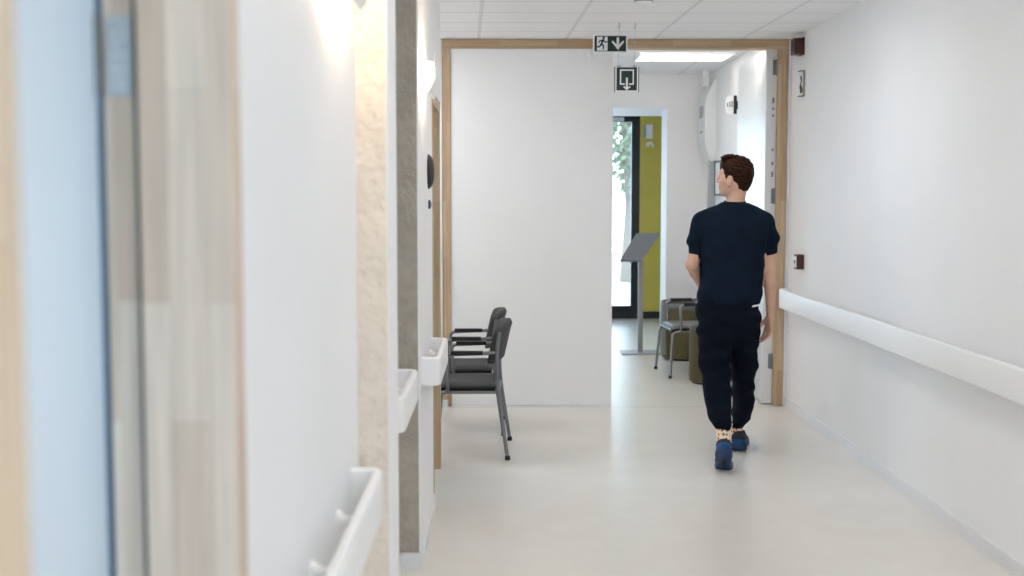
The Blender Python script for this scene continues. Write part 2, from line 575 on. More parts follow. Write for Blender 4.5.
def window(name, axis, pos, a0, a1, z0, z1, label, nb=1):
    """framed glazing in an opening; axis = direction of the wall normal"""
    r = bpy.data.objects.new(name, None)
    C.objects.link(r)
    structure(r, label, 'window')
    lst = []
    w = 0.05

    def q(u0, u1, v0, v1, t0=-0.03, t1=0.03):
        return (pos + t0, pos + t1, u0, u1, v0, v1) if axis == 'x' else (u0, u1, pos + t0, pos + t1, v0, v1)
    lst += [q(a0, a0 + w, z0, z1), q(a1 - w, a1, z0, z1), q(a0 + w, a1 - w, z0, z0 + w), q(a0 + w, a1 - w, z1 - w, z1)]
    for k in range(1, nb + 1):
        c = a0 + (a1 - a0) * k / (nb + 1)
        lst.append(q(c - w / 2, c + w / 2, z0 + w, z1 - w))
    boxes('window_frame', 'skirting_white', lst, r)
    boxes('window_pane', 'clear_glass', [q(a0 + w, a1 - w, z0 + w, z1 - w, -0.004, 0.004)], r)
    return r


window('window_1', 'y', -1.25, -2.5, -1.1, 0.6, 2.2, 'window of the first side room')
window('window_2', 'x', -3.25, 5.4, 6.7, 0.9, 2.1, 'window of the second side room')
window('added_window', 'y', -3.15, 0.0, 1.8, 0.7, 2.2, 'unseen window added for daylight at the near end of the corridor', 2)

# ------------------------------------------------------------------ foreground doorway (left)
tr = sbox('trim_1', 'oak_pale', -0.507, WA + 0.002, 1.70, 1.765, 0, DH)
structure(tr, 'blurred finger-jointed wooden door jamb in the left foreground', 'door frame')
sbox('jamb_rebate', 'oak_pale', -0.564, -0.514, 1.725, 1.80, 0, DH, tr)
sbox('rubber_seal', 'seal_rubber', -0.516, -0.503, 1.712, 1.764, 0, DH, tr)
sbox('jamb_edge', 'seal_blue', -0.5705, -0.5625, 1.72, 1.80, 0, DH, tr)
t2 = sbox('trim_2', 'oak_light', -0.53, WA + 0.003, 0.87, 0.95, 0, DH)
structure(t2, 'blurred wooden door jamb at the extreme left edge', 'door frame')
t3 = sbox('trim_3', 'oak_pale', -0.53, WA + 0.003, 0.87, 1.83, DH, DH + 0.06)
structure(t3, 'wooden head of the foreground side doorway', 'door frame')
d1 = sbox('door_1', 'door_white', -1.42, -0.575, 1.76, 1.805, 0.01, DH - 0.01)
structure(d1, 'white door leaf standing open into the left side room', 'door')


def leaf_hinge(parent, x0, x1, y, zc, h, knx, kny, m='hinge_metal'):
    bm = bmesh.new()
    bx(bm, x0, x1, y - 0.004, y, zc - h / 2, zc + h / 2)
    for k in range(4):
        zz = zc - h / 2 + h * (k + 0.5) / 4
        xx = x0 + (x1 - x0) * (0.35 if k % 2 else 0.65)
        lathe(bm, [(0.0045, y - 0.006), (0.005, y - 0.004)], 10, 'y', (xx, 0, zz), 1)
    hg = link_bm('hinge', bm, [m, 'dark_tube'], parent)
    bm = bmesh.new()
    lathe(bm, [(0.0045, zc - h / 2), (0.0045, zc + h / 2)], 12, 'z', (knx, kny, 0))
    link_bm('hinge_knuckle', bm, 'dark_tube', hg, auto=40)


leaf_hinge(tr, -0.556, -0.521, 1.725, 1.757, 0.112, -0.567, 1.716)
leaf_hinge(tr, -0.556, -0.521, 1.725, 0.35, 0.112, -0.567, 1.716)

# ------------------------------------------------------------------ second side doorway (left)
t4 = sbox('trim_4', 'oak_tan', -0.6, WC + 0.004, 5.945, 5.98, 0, 2.08)
structure(t4, 'thin near edge of the wooden frame of the far side doorway', 'door frame')
t5 = boxes('trim_5', 'oak_tan', [(-0.6, WC - 0.006, 6.78, 6.86, 0, 2.08), (-0.6, WC - 0.006, 5.98, 6.78, 2.03, 2.08)])
structure(t5, 'tan wooden jamb of the far side doorway beside the chairs', 'door frame')

# ------------------------------------------------------------------ double door frame
t6 = boxes('trim_6', 'oak_tan', [(-0.42, -0.361, FY, FY + 0.11, 0, 2.632), (2.035, 2.105, FY, FY + 0.11, 0, 2.632)], bevel=0.003)
structure(t6, 'pale oak frame around the double door at the corridor end', 'door frame')
o = sbox('trim_8', 'oak_beam', -0.42, 2.105, FY - 0.001, FY + 0.11, 2.632, 2.696, bevel=0.003)
structure(o, 'pale oak head beam over the double door', 'door frame')
o = sbox('trim_7', 'skirting_white', 2.108, WR, FY - 0.004, FY + 0.1, 0, 2.705)
sbox('baseboard_left.001', 'skirting_white', -0.43, -0.385, FY - 0.05, FY, 0, 0.05)
d2 = sbox('door_2', 'door_white', -0.360, 0.829, FY + 0.012, FY + 0.062, 0.004, 2.631, bevel=0.002)
structure(d2, 'closed white left leaf of the double door', 'door')
# open right leaf: a thin metal edge strip with hinges, face along the far room's wall
d3 = sbox('door_3', 'door_gloss', 1.965, 2.010, FY + 0.06, FY + 1.24, 0.012, 2.631, bevel=0.002)
for v in d3.data.vertices:
    if v.co.y > FY + 1:
        v.co.x += 0.02
structure(d3, 'glossy white right leaf of the double door, standing open', 'door')
sbox('edge_strip', 'skirting_white', 1.957, 2.034, FY + 0.045, FY + 0.075, 0.012, 2.631, d3)
bm = bmesh.new()
for zc in (2.50, 1.56, 0.33):
    bx(bm, 2.004, 2.032, FY + 0.034, FY + 0.045, zc - 0.055, zc + 0.055)
    lathe(bm, [(0.008, zc - 0.06), (0.008, zc + 0.06)], 12, 'z', (2.034, FY + 0.036, 0))
for zc, hh in ((2.26, 0.02), (2.20, 0.008), (2.15, 0.008), (1.90, 0.008), (1.80, 0.012), (1.72, 0.02)):
    bx(bm, 2.003, 2.016, FY + 0.038, FY + 0.045, zc - hh, zc + hh)
link_bm('hinge', bm, 'dark_tube', d3)

# ------------------------------------------------------------------ outer glazed door
r = bpy.data.objects.new('door_4', None)
C.objects.link(r)
structure(r, 'black framed glazed outer door with daylight behind', 'door')
boxes('door_frame', 'black_frame', [(1.665, 1.77, GY - 0.06, GY + 0.03, 0, 2.57), (PX0, PX0 + 0.1, GY - 0.06, GY + 0.03, 0, 2.57),
                                    (PX0 + 0.1, 1.665, GY - 0.06, GY + 0.03, 2.49, 2.57), (PX0 + 0.1, 1.665, GY - 0.06, GY + 0.03, 0, 0.16),
                                    (0.36, 0.50, GY - 0.06, GY + 0.03, 0.16, 2.49)], r)
boxes('pane', 'clear_glass', [(0.50, 1.665, GY - 0.006, GY + 0.002, 0.16, 2.49), (PX0 + 0.1, 0.36, GY - 0.006, GY + 0.002, 0.16, 2.49)], r)
boxes('door_closer', 'device_white', [(1.2, 1.56, GY - 0.10, GY - 0.06, 2.50, 2.545)], r, bevel=0.01)


# ------------------------------------------------------------------ handrails
def sweep_rail(bm, path, hgt, th):
    """rounded-rectangle section swept along a 2-D path in plan"""
    sec = []
    for cx, cz, a0 in ((th / 2, hgt / 2, 0), (-th / 2, hgt / 2, 90), (-th / 2, -hgt / 2, 180), (th / 2, -hgt / 2, 270)):
        rr = 0.011
        sx = cx - math.copysign(rr, cx); sz = cz - math.copysign(rr, cz)
        for k in range(5):
            a = math.radians(a0 + 90 * k / 4)
            sec.append((sx + rr * math.cos(a), sz + rr * math.sin(a)))
    rings = []
    for i, p in enumerate(path):
        a = path[max(i - 1, 0)]; b = path[min(i + 1, len(path) - 1)]
        t = (b - a); t.z = 0; t.normalize()
        nrm = Vector((t.y, -t.x, 0))
        rings.append([bm.verts.new(p + nrm * u + Vector((0, 0, w))) for u, w in sec])
    n = len(sec)
    for i in range(len(rings) - 1):
        for k in range(n):
            bm.faces.new((rings[i][k], rings[i][(k + 1) % n], rings[i + 1][(k + 1) % n], rings[i + 1][k]))
    bm.faces.new(rings[0][::-1]); bm.faces.new(rings[-1])


def handrail(wx, ox, y0, y1, top, hgt, brackets, label, back0=True, back1=True):
    s = 1 if ox > wx else -1
    th = 0.026
    c = ox - s * th / 2
    t = thing('handrail', label, 'handrail', (wx, (y0 + y1) / 2, 0))
    yc = (y0 + y1) / 2
    zc = top - hgt / 2
    pts = []
    if back0:
        pts.append((0, y0 - yc + th / 2, zc))
    pts += [(c - wx, y0 - yc + th / 2, zc), (c - wx, y1 - yc - th / 2, zc)]
    if back1:
        pts.append((0, y1 - yc - th / 2, zc))
    bm = bmesh.new()
    sweep_rail(bm, rounded(pts, 0.045, 7), hgt, th)
    link_bm('rail', bm, 'rail_white', t, auto=50)
    for y in brackets:
        bm = bmesh.new()
        L = abs(c - wx)
        prof = [(0.027, 0.0), (0.026, 0.006), (0.016, 0.014), (0.012, 0.03), (0.012, L - 0.02), (0.02, L - 0.004)]
        lathe(bm, [(q, s * h) for q, h in prof], 18, 'x', (0, y - yc, zc - 0.005))
        link_bm('bracket', bm, 'rail_white', t, auto=50)
    return t


handrail(WA, -0.296, 0.99 + 0.9, 3.02, 0.872, 0.125, (1.98, 2.36, 2.75), 'white handrail in the left foreground, nearest of the left wall rails')
handrail(WB, -0.325, 4.05, 4.76, 0.873, 0.125, (4.2, 4.6), 'short white handrail between the beige and the grey concrete columns')
handrail(WC, -0.252, 5.07, 5.80, 0.876, 0.125, (5.2, 5.66), 'short white handrail beyond the grey column, in front of the chairs')
handrail(WR, 2.032, 2.6, 8.74, 0.887, 0.142, (3.0, 4.2, 5.4, 6.6, 7.6, 8.4), 'long white handrail along the right-hand wall')


# ------------------------------------------------------------------ wall lamps
def sconce(wx, y0, y1, zc, label, group):
    t = thing('wall_lamp', label, 'wall lamp', (wx, (y0 + y1) / 2, zc))
    hl = (y1 - y0) / 2
    sbox('back_plate', 'lamp_shell', 0, 0.008, -hl, hl, -0.05, 0.05, t)
    bm = bmesh.new()
    outer, inner = [], []
    for k in range(15):
        u = -1 + 2 * k / 14
        z = 0.078 * u
        x = 0.066 - 0.028 * max(0, -u) ** 2 + 0.004 * max(0, u) ** 2
        th = 0.005 * (1 - 0.6 * abs(u))
        outer.append((x + th, z)); inner.append((x - th, z))
    prism(bm, outer + inner[::-1], lambda u, v, w: Vector((u, -hl + w, v)), 2 * hl)
    link_bm('shade', bm, 'lamp_shell', t, auto=50)
    sbox('diffuser', 'lamp_glow', 0.008, 0.055, -hl + 0.006, hl - 0.006, -0.045, 0.045, t, bevel=0.012)
    return t


sconce(WA, 2.61, 2.99, 2.09, 'curved white wall lamp at the top edge above the beige column', 'curved white wall lamps')
sconce(WC, 5.03, 5.42, 2.07, 'curved white wall lamp glowing beside the grey column', 'curved white wall lamps')


# ceiling light panels
def panel(x, y, z, w, l, label, glow):
    t = thing('ceiling_light', label, 'ceiling light', (x, y, z))
    fr = 0.02
    boxes('light_frame', 'lamp_shell', [(-w / 2 - fr, w / 2 + fr, -l / 2 - fr, -l / 2, -0.018, 0), (-w / 2 - fr, w / 2 + fr, l / 2, l / 2 + fr, -0.018, 0),
                                        (-w / 2 - fr, -w / 2, -l / 2, l / 2, -0.018, 0), (w / 2, w / 2 + fr, -l / 2, l / 2, -0.018, 0)], t)
    sbox('diffuser', glow, -w / 2, w / 2, -l / 2, l / 2, -0.012, 0, t)


for k, y in enumerate((-1.6, 0.9, 3.5, 6.3)):  # panels out of view, added as fill light for the corridor
    panel(0.95, y, CZ, 0.6, 0.9, ('unseen fill light panel added at the near end of the corridor', 'unseen fill light panel added over the first side doorway',
                                  'unseen fill light panel added above the beige concrete column', 'unseen fill light panel added before the double door')[k], 'fill_glow')
panel(-1.05, 7.9, CZ, 0.6, 1.2, 'unseen fill light panel added in the niche above the waiting chairs', 'fill_glow')  # added out of view to brighten the left side
ul = thing('hidden_fill_strip', 'slim hidden fill strip added above the double door on the far room side', 'fill light', (1.4, FY + 0.12, 2.70))  # added behind the beam to make the far ceiling glow
sbox('housing', 'lamp_shell', -0.62, 0.62, 0, 0.05, -0.035, 0.0, ul, bevel=0.004)
sbox('diffuser', 'fill_strip_glow', -0.60, 0.60, 0.05, 0.058, -0.032, -0.003, ul)
panel(1.56, 10.33, FZ, 0.76, 0.5, 'bright ceiling light in the far room just behind the open door', 'panel_glow_soft')
panel(0.3, 10.2, FZ, 0.6, 1.0, 'ceiling light in the middle of the far room, hidden by the closed leaf', 'panel_glow_far')
panel(-0.9, 10.2, FZ, 0.6, 1.2, 'ceiling light in the far room behind the closed door leaf', 'panel_glow_far')


# ------------------------------------------------------------------ signs
def sign_fn(w, h):
    return lambda u, v, d: Vector((u - w / 2, -d, h - v))


def quad_prism(bm, u0, v0, u1, v1, fn, d, mi=0):
    prism(bm, [(u0, v0), (u1, v0), (u1, v1), (u0, v1)], fn, d, mi)


def stroke(bm, a, b, w0, w1, fn, d, mi=0):
    a = Vector(a).to_2d() if len(a) > 2 else Vector(a)
    b = Vector(b)
    t = (b - a).normalized()
    n = Vector((-t.y, t.x))
    pts = [a + n * w0, a + n * w0 * 0.5 - t * w0 * 0.8, a - n * w0 * 0.5 - t * w0 * 0.8, a - n * w0,
           b - n * w1, b - n * w1 * 0.5 + t * w1 * 0.8, b + n * w1 * 0.5 + t * w1 * 0.8, b + n * w1]
    prism(bm, [(p.x, p.y) for p in pts], fn, d, mi)


# sign one: running figure and arrow
sy = 8.30
p0 = at(593, 34.3, sy); p1 = at(627.5, 53, sy)
W1 = p1.x - p0.x; H1 = p0.z - p1.z
s1 = thing('exit_sign', 'green emergency exit sign with running figure and down arrow', 'sign', ((p0.x + p1.x) / 2, sy, p1.z))
fn = sign_fn(W1, H1)
boxes('sign_board', 'sign_white', [(-W1 / 2, W1 / 2, 0, 0.02, 0, H1)], s1, bevel=0.002)
bm = bmesh.new()
mg = 0.011
quad_prism(bm, mg, mg, W1 - mg, H1 - mg, fn, 0.002)
link_bm('green_field', bm, 'sign_green', s1)
bm = bmesh.new()
quad_prism(bm, 0.027, mg + 0.006, 0.100, H1 - mg - 0.004, fn, 0.003)
ax = W1 * 0.72
quad_prism(bm, ax - 0.009, 0.021, ax + 0.009, 0.080, fn, 0.0035)
prism(bm, [(ax, H1 - 0.022), (ax - 0.043, 0.052), (ax - 0.036, 0.042), (ax, 0.078), (ax + 0.036, 0.042), (ax + 0.043, 0.052)], fn, 0.0035)
link_bm('white_symbols', bm, 'sign_white', s1)
bm = bmesh.new()
prism(bm, [(0.073 + 0.0085 * math.cos(a), 0.026 + 0.0085 * math.sin(a)) for a in [2 * PI * k / 14 for k in range(14)]], fn, 0.0045)
stroke(bm, (0.068, 0.040), (0.058, 0.064), 0.0075, 0.006, fn, 0.0045)
stroke(bm, (0.060, 0.066), (0.073, 0.080), 0.006, 0.0045, fn, 0.0045)
stroke(bm, (0.073, 0.080), (0.070, 0.100), 0.0045, 0.004, fn, 0.0045)
stroke(bm, (0.057, 0.066), (0.046, 0.082), 0.006, 0.0045, fn, 0.0045)
stroke(bm, (0.046, 0.084), (0.022, 0.086), 0.0045, 0.004, fn, 0.0045)
stroke(bm, (0.066, 0.039), (0.046, 0.044), 0.0045, 0.004, fn, 0.0045)
stroke(bm, (0.046, 0.044), (0.040, 0.058), 0.004, 0.0035, fn, 0.0045)
stroke(bm, (0.073, 0.042), (0.084, 0.054), 0.0045, 0.004, fn, 0.0045)
stroke(bm, (0.084, 0.054), (0.097, 0.050), 0.004, 0.0035, fn, 0.0045)
link_bm('running_figure', bm, 'sign_green', s1)
boxes('mount', 'lamp_shell', [(0.036, 0.039, 0.008, 0.011, H1, CZ - p1.z)], s1)

# sign two: hung on wires
sy2 = 8.0
p0 = at(614.5, 67, sy2); p1 = at(639, 91, sy2)
W2 = p1.x - p0.x; H2 = p0.z - p1.z
s2 = thing('hanging_sign', 'square green sign with frame and down arrow hung on two wires', 'sign', ((p0.x + p1.x) / 2, sy2, p1.z))
fn = sign_fn(W2, H2)
e = 0.014
boxes('sign_board', 'sign_green', [(-W2 / 2 + e, W2 / 2 - e, 0.002, 0.016, 0.004, H2 - 0.002)], s2)
boxes('side_edge', 'sign_white', [(-W2 / 2 + 0.005, -W2 / 2 + e, 0, 0.02, 0, H2), (W2 / 2 - e, W2 / 2 - 0.005, 0, 0.02, 0, H2),
                                   (-W2 / 2 + e, W2 / 2 - e, 0.0, 0.018, 0, 0.004)], s2)
for xa in (-W2 / 2, W2 / 2 - 0.005):
    boxes('side_rail', 'sign_edge', [(xa, xa + 0.005, -0.002, 0.022, -0.006, H2 + 0.002)], s2)
bm = bmesh.new()
u0, u1, v0, v1 = W2 * 0.22, W2 * 0.79, H2 * 0.10, H2 * 0.74
k = 0.009
quad_prism(bm, u0, v0, u1, v0 + k, fn, 0.003)
quad_prism(bm, u0, v0 + k, u0 + k, v1, fn, 0.003)
quad_prism(bm, u1 - k, v0 + k, u1, v1, fn, 0.003)
quad_prism(bm, u0 + k, v1 - k, u0 + 0.032, v1, fn, 0.003)
quad_prism(bm, u1 - 0.032, v1 - k, u1 - k, v1, fn, 0.003)
am = W2 * 0.505
quad_prism(bm, am - 0.0065, H2 * 0.44, am + 0.0065, H2 * 0.88, fn, 0.003)
prism(bm, [(am, H2 * 0.97), (am - 0.025, H2 * 0.83), (am - 0.018, H2 * 0.80), (am, H2 * 0.87), (am + 0.018, H2 * 0.80), (am + 0.025, H2 * 0.83)], fn, 0.0031)
link_bm('white_symbols', bm, 'sign_white', s2)
for xo in (-0.052, 0.054):
    bm = bmesh.new()
    tube(bm, [(xo, 0.01, H2), (xo, 0.01, CZ - p1.z)], 0.0014, 6)
    bx(bm, xo - 0.012, xo + 0.012, 0.002, 0.018, H2 - 0.002, H2 + 0.012)
    bx(bm, xo - 0.004, xo + 0.004, 0.006, 0.014, CZ - p1.z - 0.04, CZ - p1.z)
    link_bm('wire', bm, 'conduit_grey', s2)

# alarm sounder, folded pictogram sign, call point on the right wall
bm = bmesh.new()
bx(bm, -0.07, 0, -0.055, 0.055, -0.055, 0.055)
a = thing('alarm_sounder', 'dark red square alarm box high on the right wall by the door frame', 'alarm', (WR, 8.53, 2.607))
link_bm('housing', bm, 'alarm_red', a, bevel=0.012, segs=3)
sbox('mount_plate', 'alarm_red', -0.012, 0, -0.06, 0.06, -0.06, 0.06, a)
bm = bmesh.new()
for k in range(5):
    bx(bm, -0.0725, -0.069, -0.03, 0.03, -0.028 + 0.013 * k, -0.022 + 0.013 * k)
link_bm('grille', bm, 'black_plastic', a)

f = thing('folded_sign', 'small folded pictogram sign on the right wall under the alarm box', 'sign', (WR, 8.50, 2.345))
bm = bmesh.new()
prism(bm, [(0, -0.05), (-0.036, 0.0), (0, 0.05)], lambda u, v, w: Vector((u, v, -0.085 + w)), 0.17)
link_bm('sign_board', bm, 'sign_white', f)
bm = bmesh.new()
ff = lambda u, v, d: Vector((-0.036 * u, -0.05 + 0.05 * u, v)) + Vector((-0.05, -0.036, 0)).normalized() * d
prism(bm, [(0.3, -0.06), (0.62, -0.07), (0.75, -0.02), (0.55, 0.02), (0.7, 0.045), (0.5, 0.06), (0.4, 0.03), (0.5, -0.01), (0.32, -0.03)], ff, 0.001)
link_bm('pictogram', bm, 'print_brown', f)
sbox('wall_flange', 'sign_grey', -0.014, 0, -0.062, -0.05, -0.085, 0.085, f)
for za in (0.085, -0.089):
    boxes('edge_strip', 'sign_edge', [(-0.038, 0, -0.056, 0.004, za, za + 0.004)], f)

c = thing('call_point', 'small red fire call point on the right wall above the handrail', 'call point', (WR, 8.42, 1.098))
bm = bmesh.new()
bx(bm, -0.05, 0.003, -0.043, 0.043, -0.052, 0.052)
link_bm('housing', bm, 'call_red', c, bevel=0.006)
bm = bmesh.new()
bx(bm, -0.056, -0.05, -0.03, 0.03, -0.038, 0.038)
link_bm('glass_plate', bm, 'sign_white', c, bevel=0.002)
bm = bmesh.new()
bx(bm, -0.058, -0.0555, -0.012, 0.012, -0.012, 0.012); bx(bm, -0.058, -0.0555, -0.004, 0.004, -0.03, -0.02)
link_bm('marking', bm, 'black_plastic', c)

# black round fixture and switch on left wall
b = thing('wall_fitting', 'round black fitting on the left wall beyond the last left handrail', 'wall fitting', (WC, 5.62, 1.673))
bm = bmesh.new()
lathe(bm, [(0.076, 0.0), (0.077, 0.006), (0.072, 0.014), (0.058, 0.022), (0.034, 0.027), (0.01, 0.028)], 36, 'x')
link_bm('housing', bm, 'black_plastic', b, auto=50)
bm = bmesh.new()
lathe(bm, [(0.0805, 0.0), (0.0805, 0.006), (0.077, 0.008)], 36, 'x')
link_bm('rim', bm, 'rubber_foot', b, auto=40)
b = thing('wall_switch', 'small black switch on the left wall just below the round black fitting', 'switch', (WC, 5.64, 1.52))
sbox('plate', 'black_plastic', 0, 0.008, -0.02, 0.02, -0.02, 0.02, b, bevel=0.002)
sbox('button', 'dark_tube', 0.008, 0.014, -0.011, 0.011, -0.012, 0.012, b, bevel=0.002)

# smoke detector on the ceiling, sensor on the right wall top
sd = thing('smoke_detector', 'white round detector on the ceiling at the top edge', 'smoke detector', (0.84, 7.12, CZ))
bm = bmesh.new()
lathe(bm, [(0.05, 0), (0.05, -0.012), (0.042, -0.026), (0.02, -0.034)], 24)
link_bm('housing', bm, 'lamp_shell', sd, auto=40)
bm = bmesh.new()
lathe(bm, [(0.056, 0), (0.056, -0.008)], 24)
link_bm('base_ring', bm, 'sign_grey', sd, auto=40)
ws = thing('motion_sensor', 'small white sensor high on the right wall at the top edge', 'sensor', (WR, 5.70, 2.545))
bm = bmesh.new()
bx(bm, -0.05, 0.003, -0.03, 0.03, -0.05, 0.05)
link_bm('housing', bm, 'device_white', ws, bevel=0.012, segs=3)
bm = bmesh.new()
bx(bm, -0.042, -0.01, -0.02, 0.02, -0.056, -0.046)
link_bm('lens', bm, 'device_grey', ws, bevel=0.004)


# ------------------------------------------------------------------ far room fittings
WF = 2.045
u = thing('wall_unit', 'large white wall-mounted device with chamfered ends in the far room', 'wall unit', (WF, 11.6, 0))
bm = bmesh.new()
prof = [(0, 1.90), (-0.05, 1.885), (-0.10, 2.03), (-0.11, 2.10), (-0.11, 2.42), (-0.10, 2.49), (-0.022, 2.655), (0, 2.66)]
prism(bm, prof, lambda a_, b_, w: Vector((a_, -0.21 + w, b_)), 0.42)
link_bm('housing', bm, 'device_white', u, bevel=0.012, segs=3, auto=35)
bm = bmesh.new()
for k in range(7):
    bx(bm, -0.114, -0.108, -0.10, 0.10, 2.31 + 0.016 * k, 2.319 + 0.016 * k)
link_bm('vent_grille', bm, 'device_grey', u)
boxes('control_strip', 'device_grey', [(-0.1125, -0.105, -0.06, 0.06, 2.16, 2.18)], u)
bm = bmesh.new(); bx(bm, -0.105, -0.055, -0.09, 0.0, 2.60, FZ)
link_bm('duct', bm, 'device_white', u, bevel=0.004)
bm = bmesh.new(); bx(bm, -0.06, 0, -0.19, -0.12, 0.4, 1.90)
link_bm('cable_trunk', bm, 'conduit_grey', u, bevel=0.004)
nb = thing('notice_board', 'narrow framed board on the far room wall below the white device', 'notice board', (WF, 11.20, 1.72))
sbox('board', 'sign_white', -0.018, 0, -0.13, 0.13, -0.14, 0.15, nb)
boxes('board_frame', 'black_frame', [(-0.024, 0, -0.146, -0.13, -0.156, 0.166), (-0.024, 0, 0.13, 0.146, -0.156, 0.166),
                                     (-0.024, 0, -0.13, 0.13, 0.15, 0.166), (-0.024, 0, -0.13, 0.13, -0.156, -0.14)], nb)

q0 = at(725.5, 95, 10.35); q1 = at(735.5, 115, 10.35)
fs = thing('flag_sign', 'small white projecting sign with dark marks on the far room wall', 'sign', (q1.x + 0.01, 10.35, q1.z))
w3 = q1.x - q0.x + 0.01; h3 = q0.z - q1.z
bm = bmesh.new()
poly = [(-w3 * 0.28, 0.004), (-w3 * 0.92, 0.012), (-w3, h3 * 0.35), (-w3 * 0.98, h3 * 0.7), (-w3 * 0.9, h3 * 0.9), (-w3 * 0.28, h3)]
prism(bm, poly, lambda a_, b_, w: Vector((a_, w, b_)), 0.012)
link_bm('sign_board', bm, 'sign_white', fs)
boxes('bracket', 'black_frame', [(-w3 * 0.28, 0, -0.004, 0.02, 0.01, h3 - 0.004), (-w3 * 0.1, WF - q1.x - 0.01, 0.004, 0.014, 0.05, h3 - 0.05)], fs)
bm = bmesh.new()
for k in range(3):
    bx(bm, -w3 * (0.85 - 0.2 * k), -w3 * (0.78 - 0.2 * k), -0.002, 0.001, h3 * 0.42, h3 * (0.62 + 0.04 * k))
    bx(bm, -w3 * (0.85 - 0.2 * k), -w3 * (0.72 - 0.2 * k), -0.002, 0.001, h3 * 0.42, h3 * 0.46)
link_bm('marks', bm, 'print_dark', fs)

# yellow wall: sensor and hook
q = at(648.5, 131.5, GY - 0.06)
t = thing('wall_sensor', 'white sensor box at the top of the yellow green wall', 'sensor', (q.x, GY - 0.06, q.z))
sbox('housing', 'device_white', -0.035, 0.045, -0.06, 0, -0.09, 0.085, t, bevel=0.008)
sbox('side_bracket', 'device_grey', -0.06, -0.035, -0.04, 0, -0.07, 0.07, t)
q = at(648.5, 148, GY - 0.06)
t = thing('wall_hook', 'white curved hook under the sensor on the yellow green wall', 'hook', (q.x, GY - 0.06, q.z))
bm = bmesh.new()
tube(bm, [(0.012 + 0.04 * math.sin(a_), -0.03, 0.01 + 0.055 * math.cos(a_)) for a_ in [-0.9 + 0.25 * k for k in range(11)]], 0.014, 8)
link_bm('hook_arm', bm, 'device_white', t, auto=60)
sbox('wall_plate', 'device_white', -0.03, 0.01, -0.04, 0, 0.02, 0.06, t, bevel=0.004)

# information stand
sp = at(640, 352, 11.86)
st = thing('information_stand', 'slim grey floor stand with a tilted panel before the glazed door', 'stand', (sp.x, 11.86, 0))
bm = bmesh.new()
bx(bm, -0.19, 0.19, -0.14, 0.14, 0, 0.012)
link_bm('base_plate', bm, 'stand_grey', st, bevel=0.004)
bm = bmesh.new()
bx(bm, -0.024, 0.024, -0.016, 0.016, 0.012, 0.93)
link_bm('pole', bm, 'stand_grey', st, bevel=0.003)
bm = bmesh.new()
pl = [at(620, 262, 11.70), at(641.5, 261.5, 11.66), at(659.5, 234.5, 11.98), at(636.5, 235, 12.02)]
org = Vector((sp.x, 11.86, 0))
pl = [p - org for p in pl]
nrm = (pl[1] - pl[0]).cross(pl[3] - pl[0]).normalized()
lo = [bm.verts.new(p) for p in pl]; hi = [bm.verts.new(p + nrm * 0.022) for p in pl]
bm.faces.new(lo[::-1]); bm.faces.new(hi)
for i in range(4):
    bm.faces.new((lo[i], lo[(i + 1) % 4], hi[(i + 1) % 4], hi[i]))
pn = link_bm('panel', bm, 'stand_panel', st, bevel=0.003)
bm = bmesh.new()
mid = (pl[0] + pl[1]) / 2; mid2 = (pl[2] + pl[3]) / 2
tube(bm, [mid - nrm * 0.008, mid2 - nrm * 0.008], 0.012, 8)
link_bm('support_strip', bm, 'stand_grey', pn)


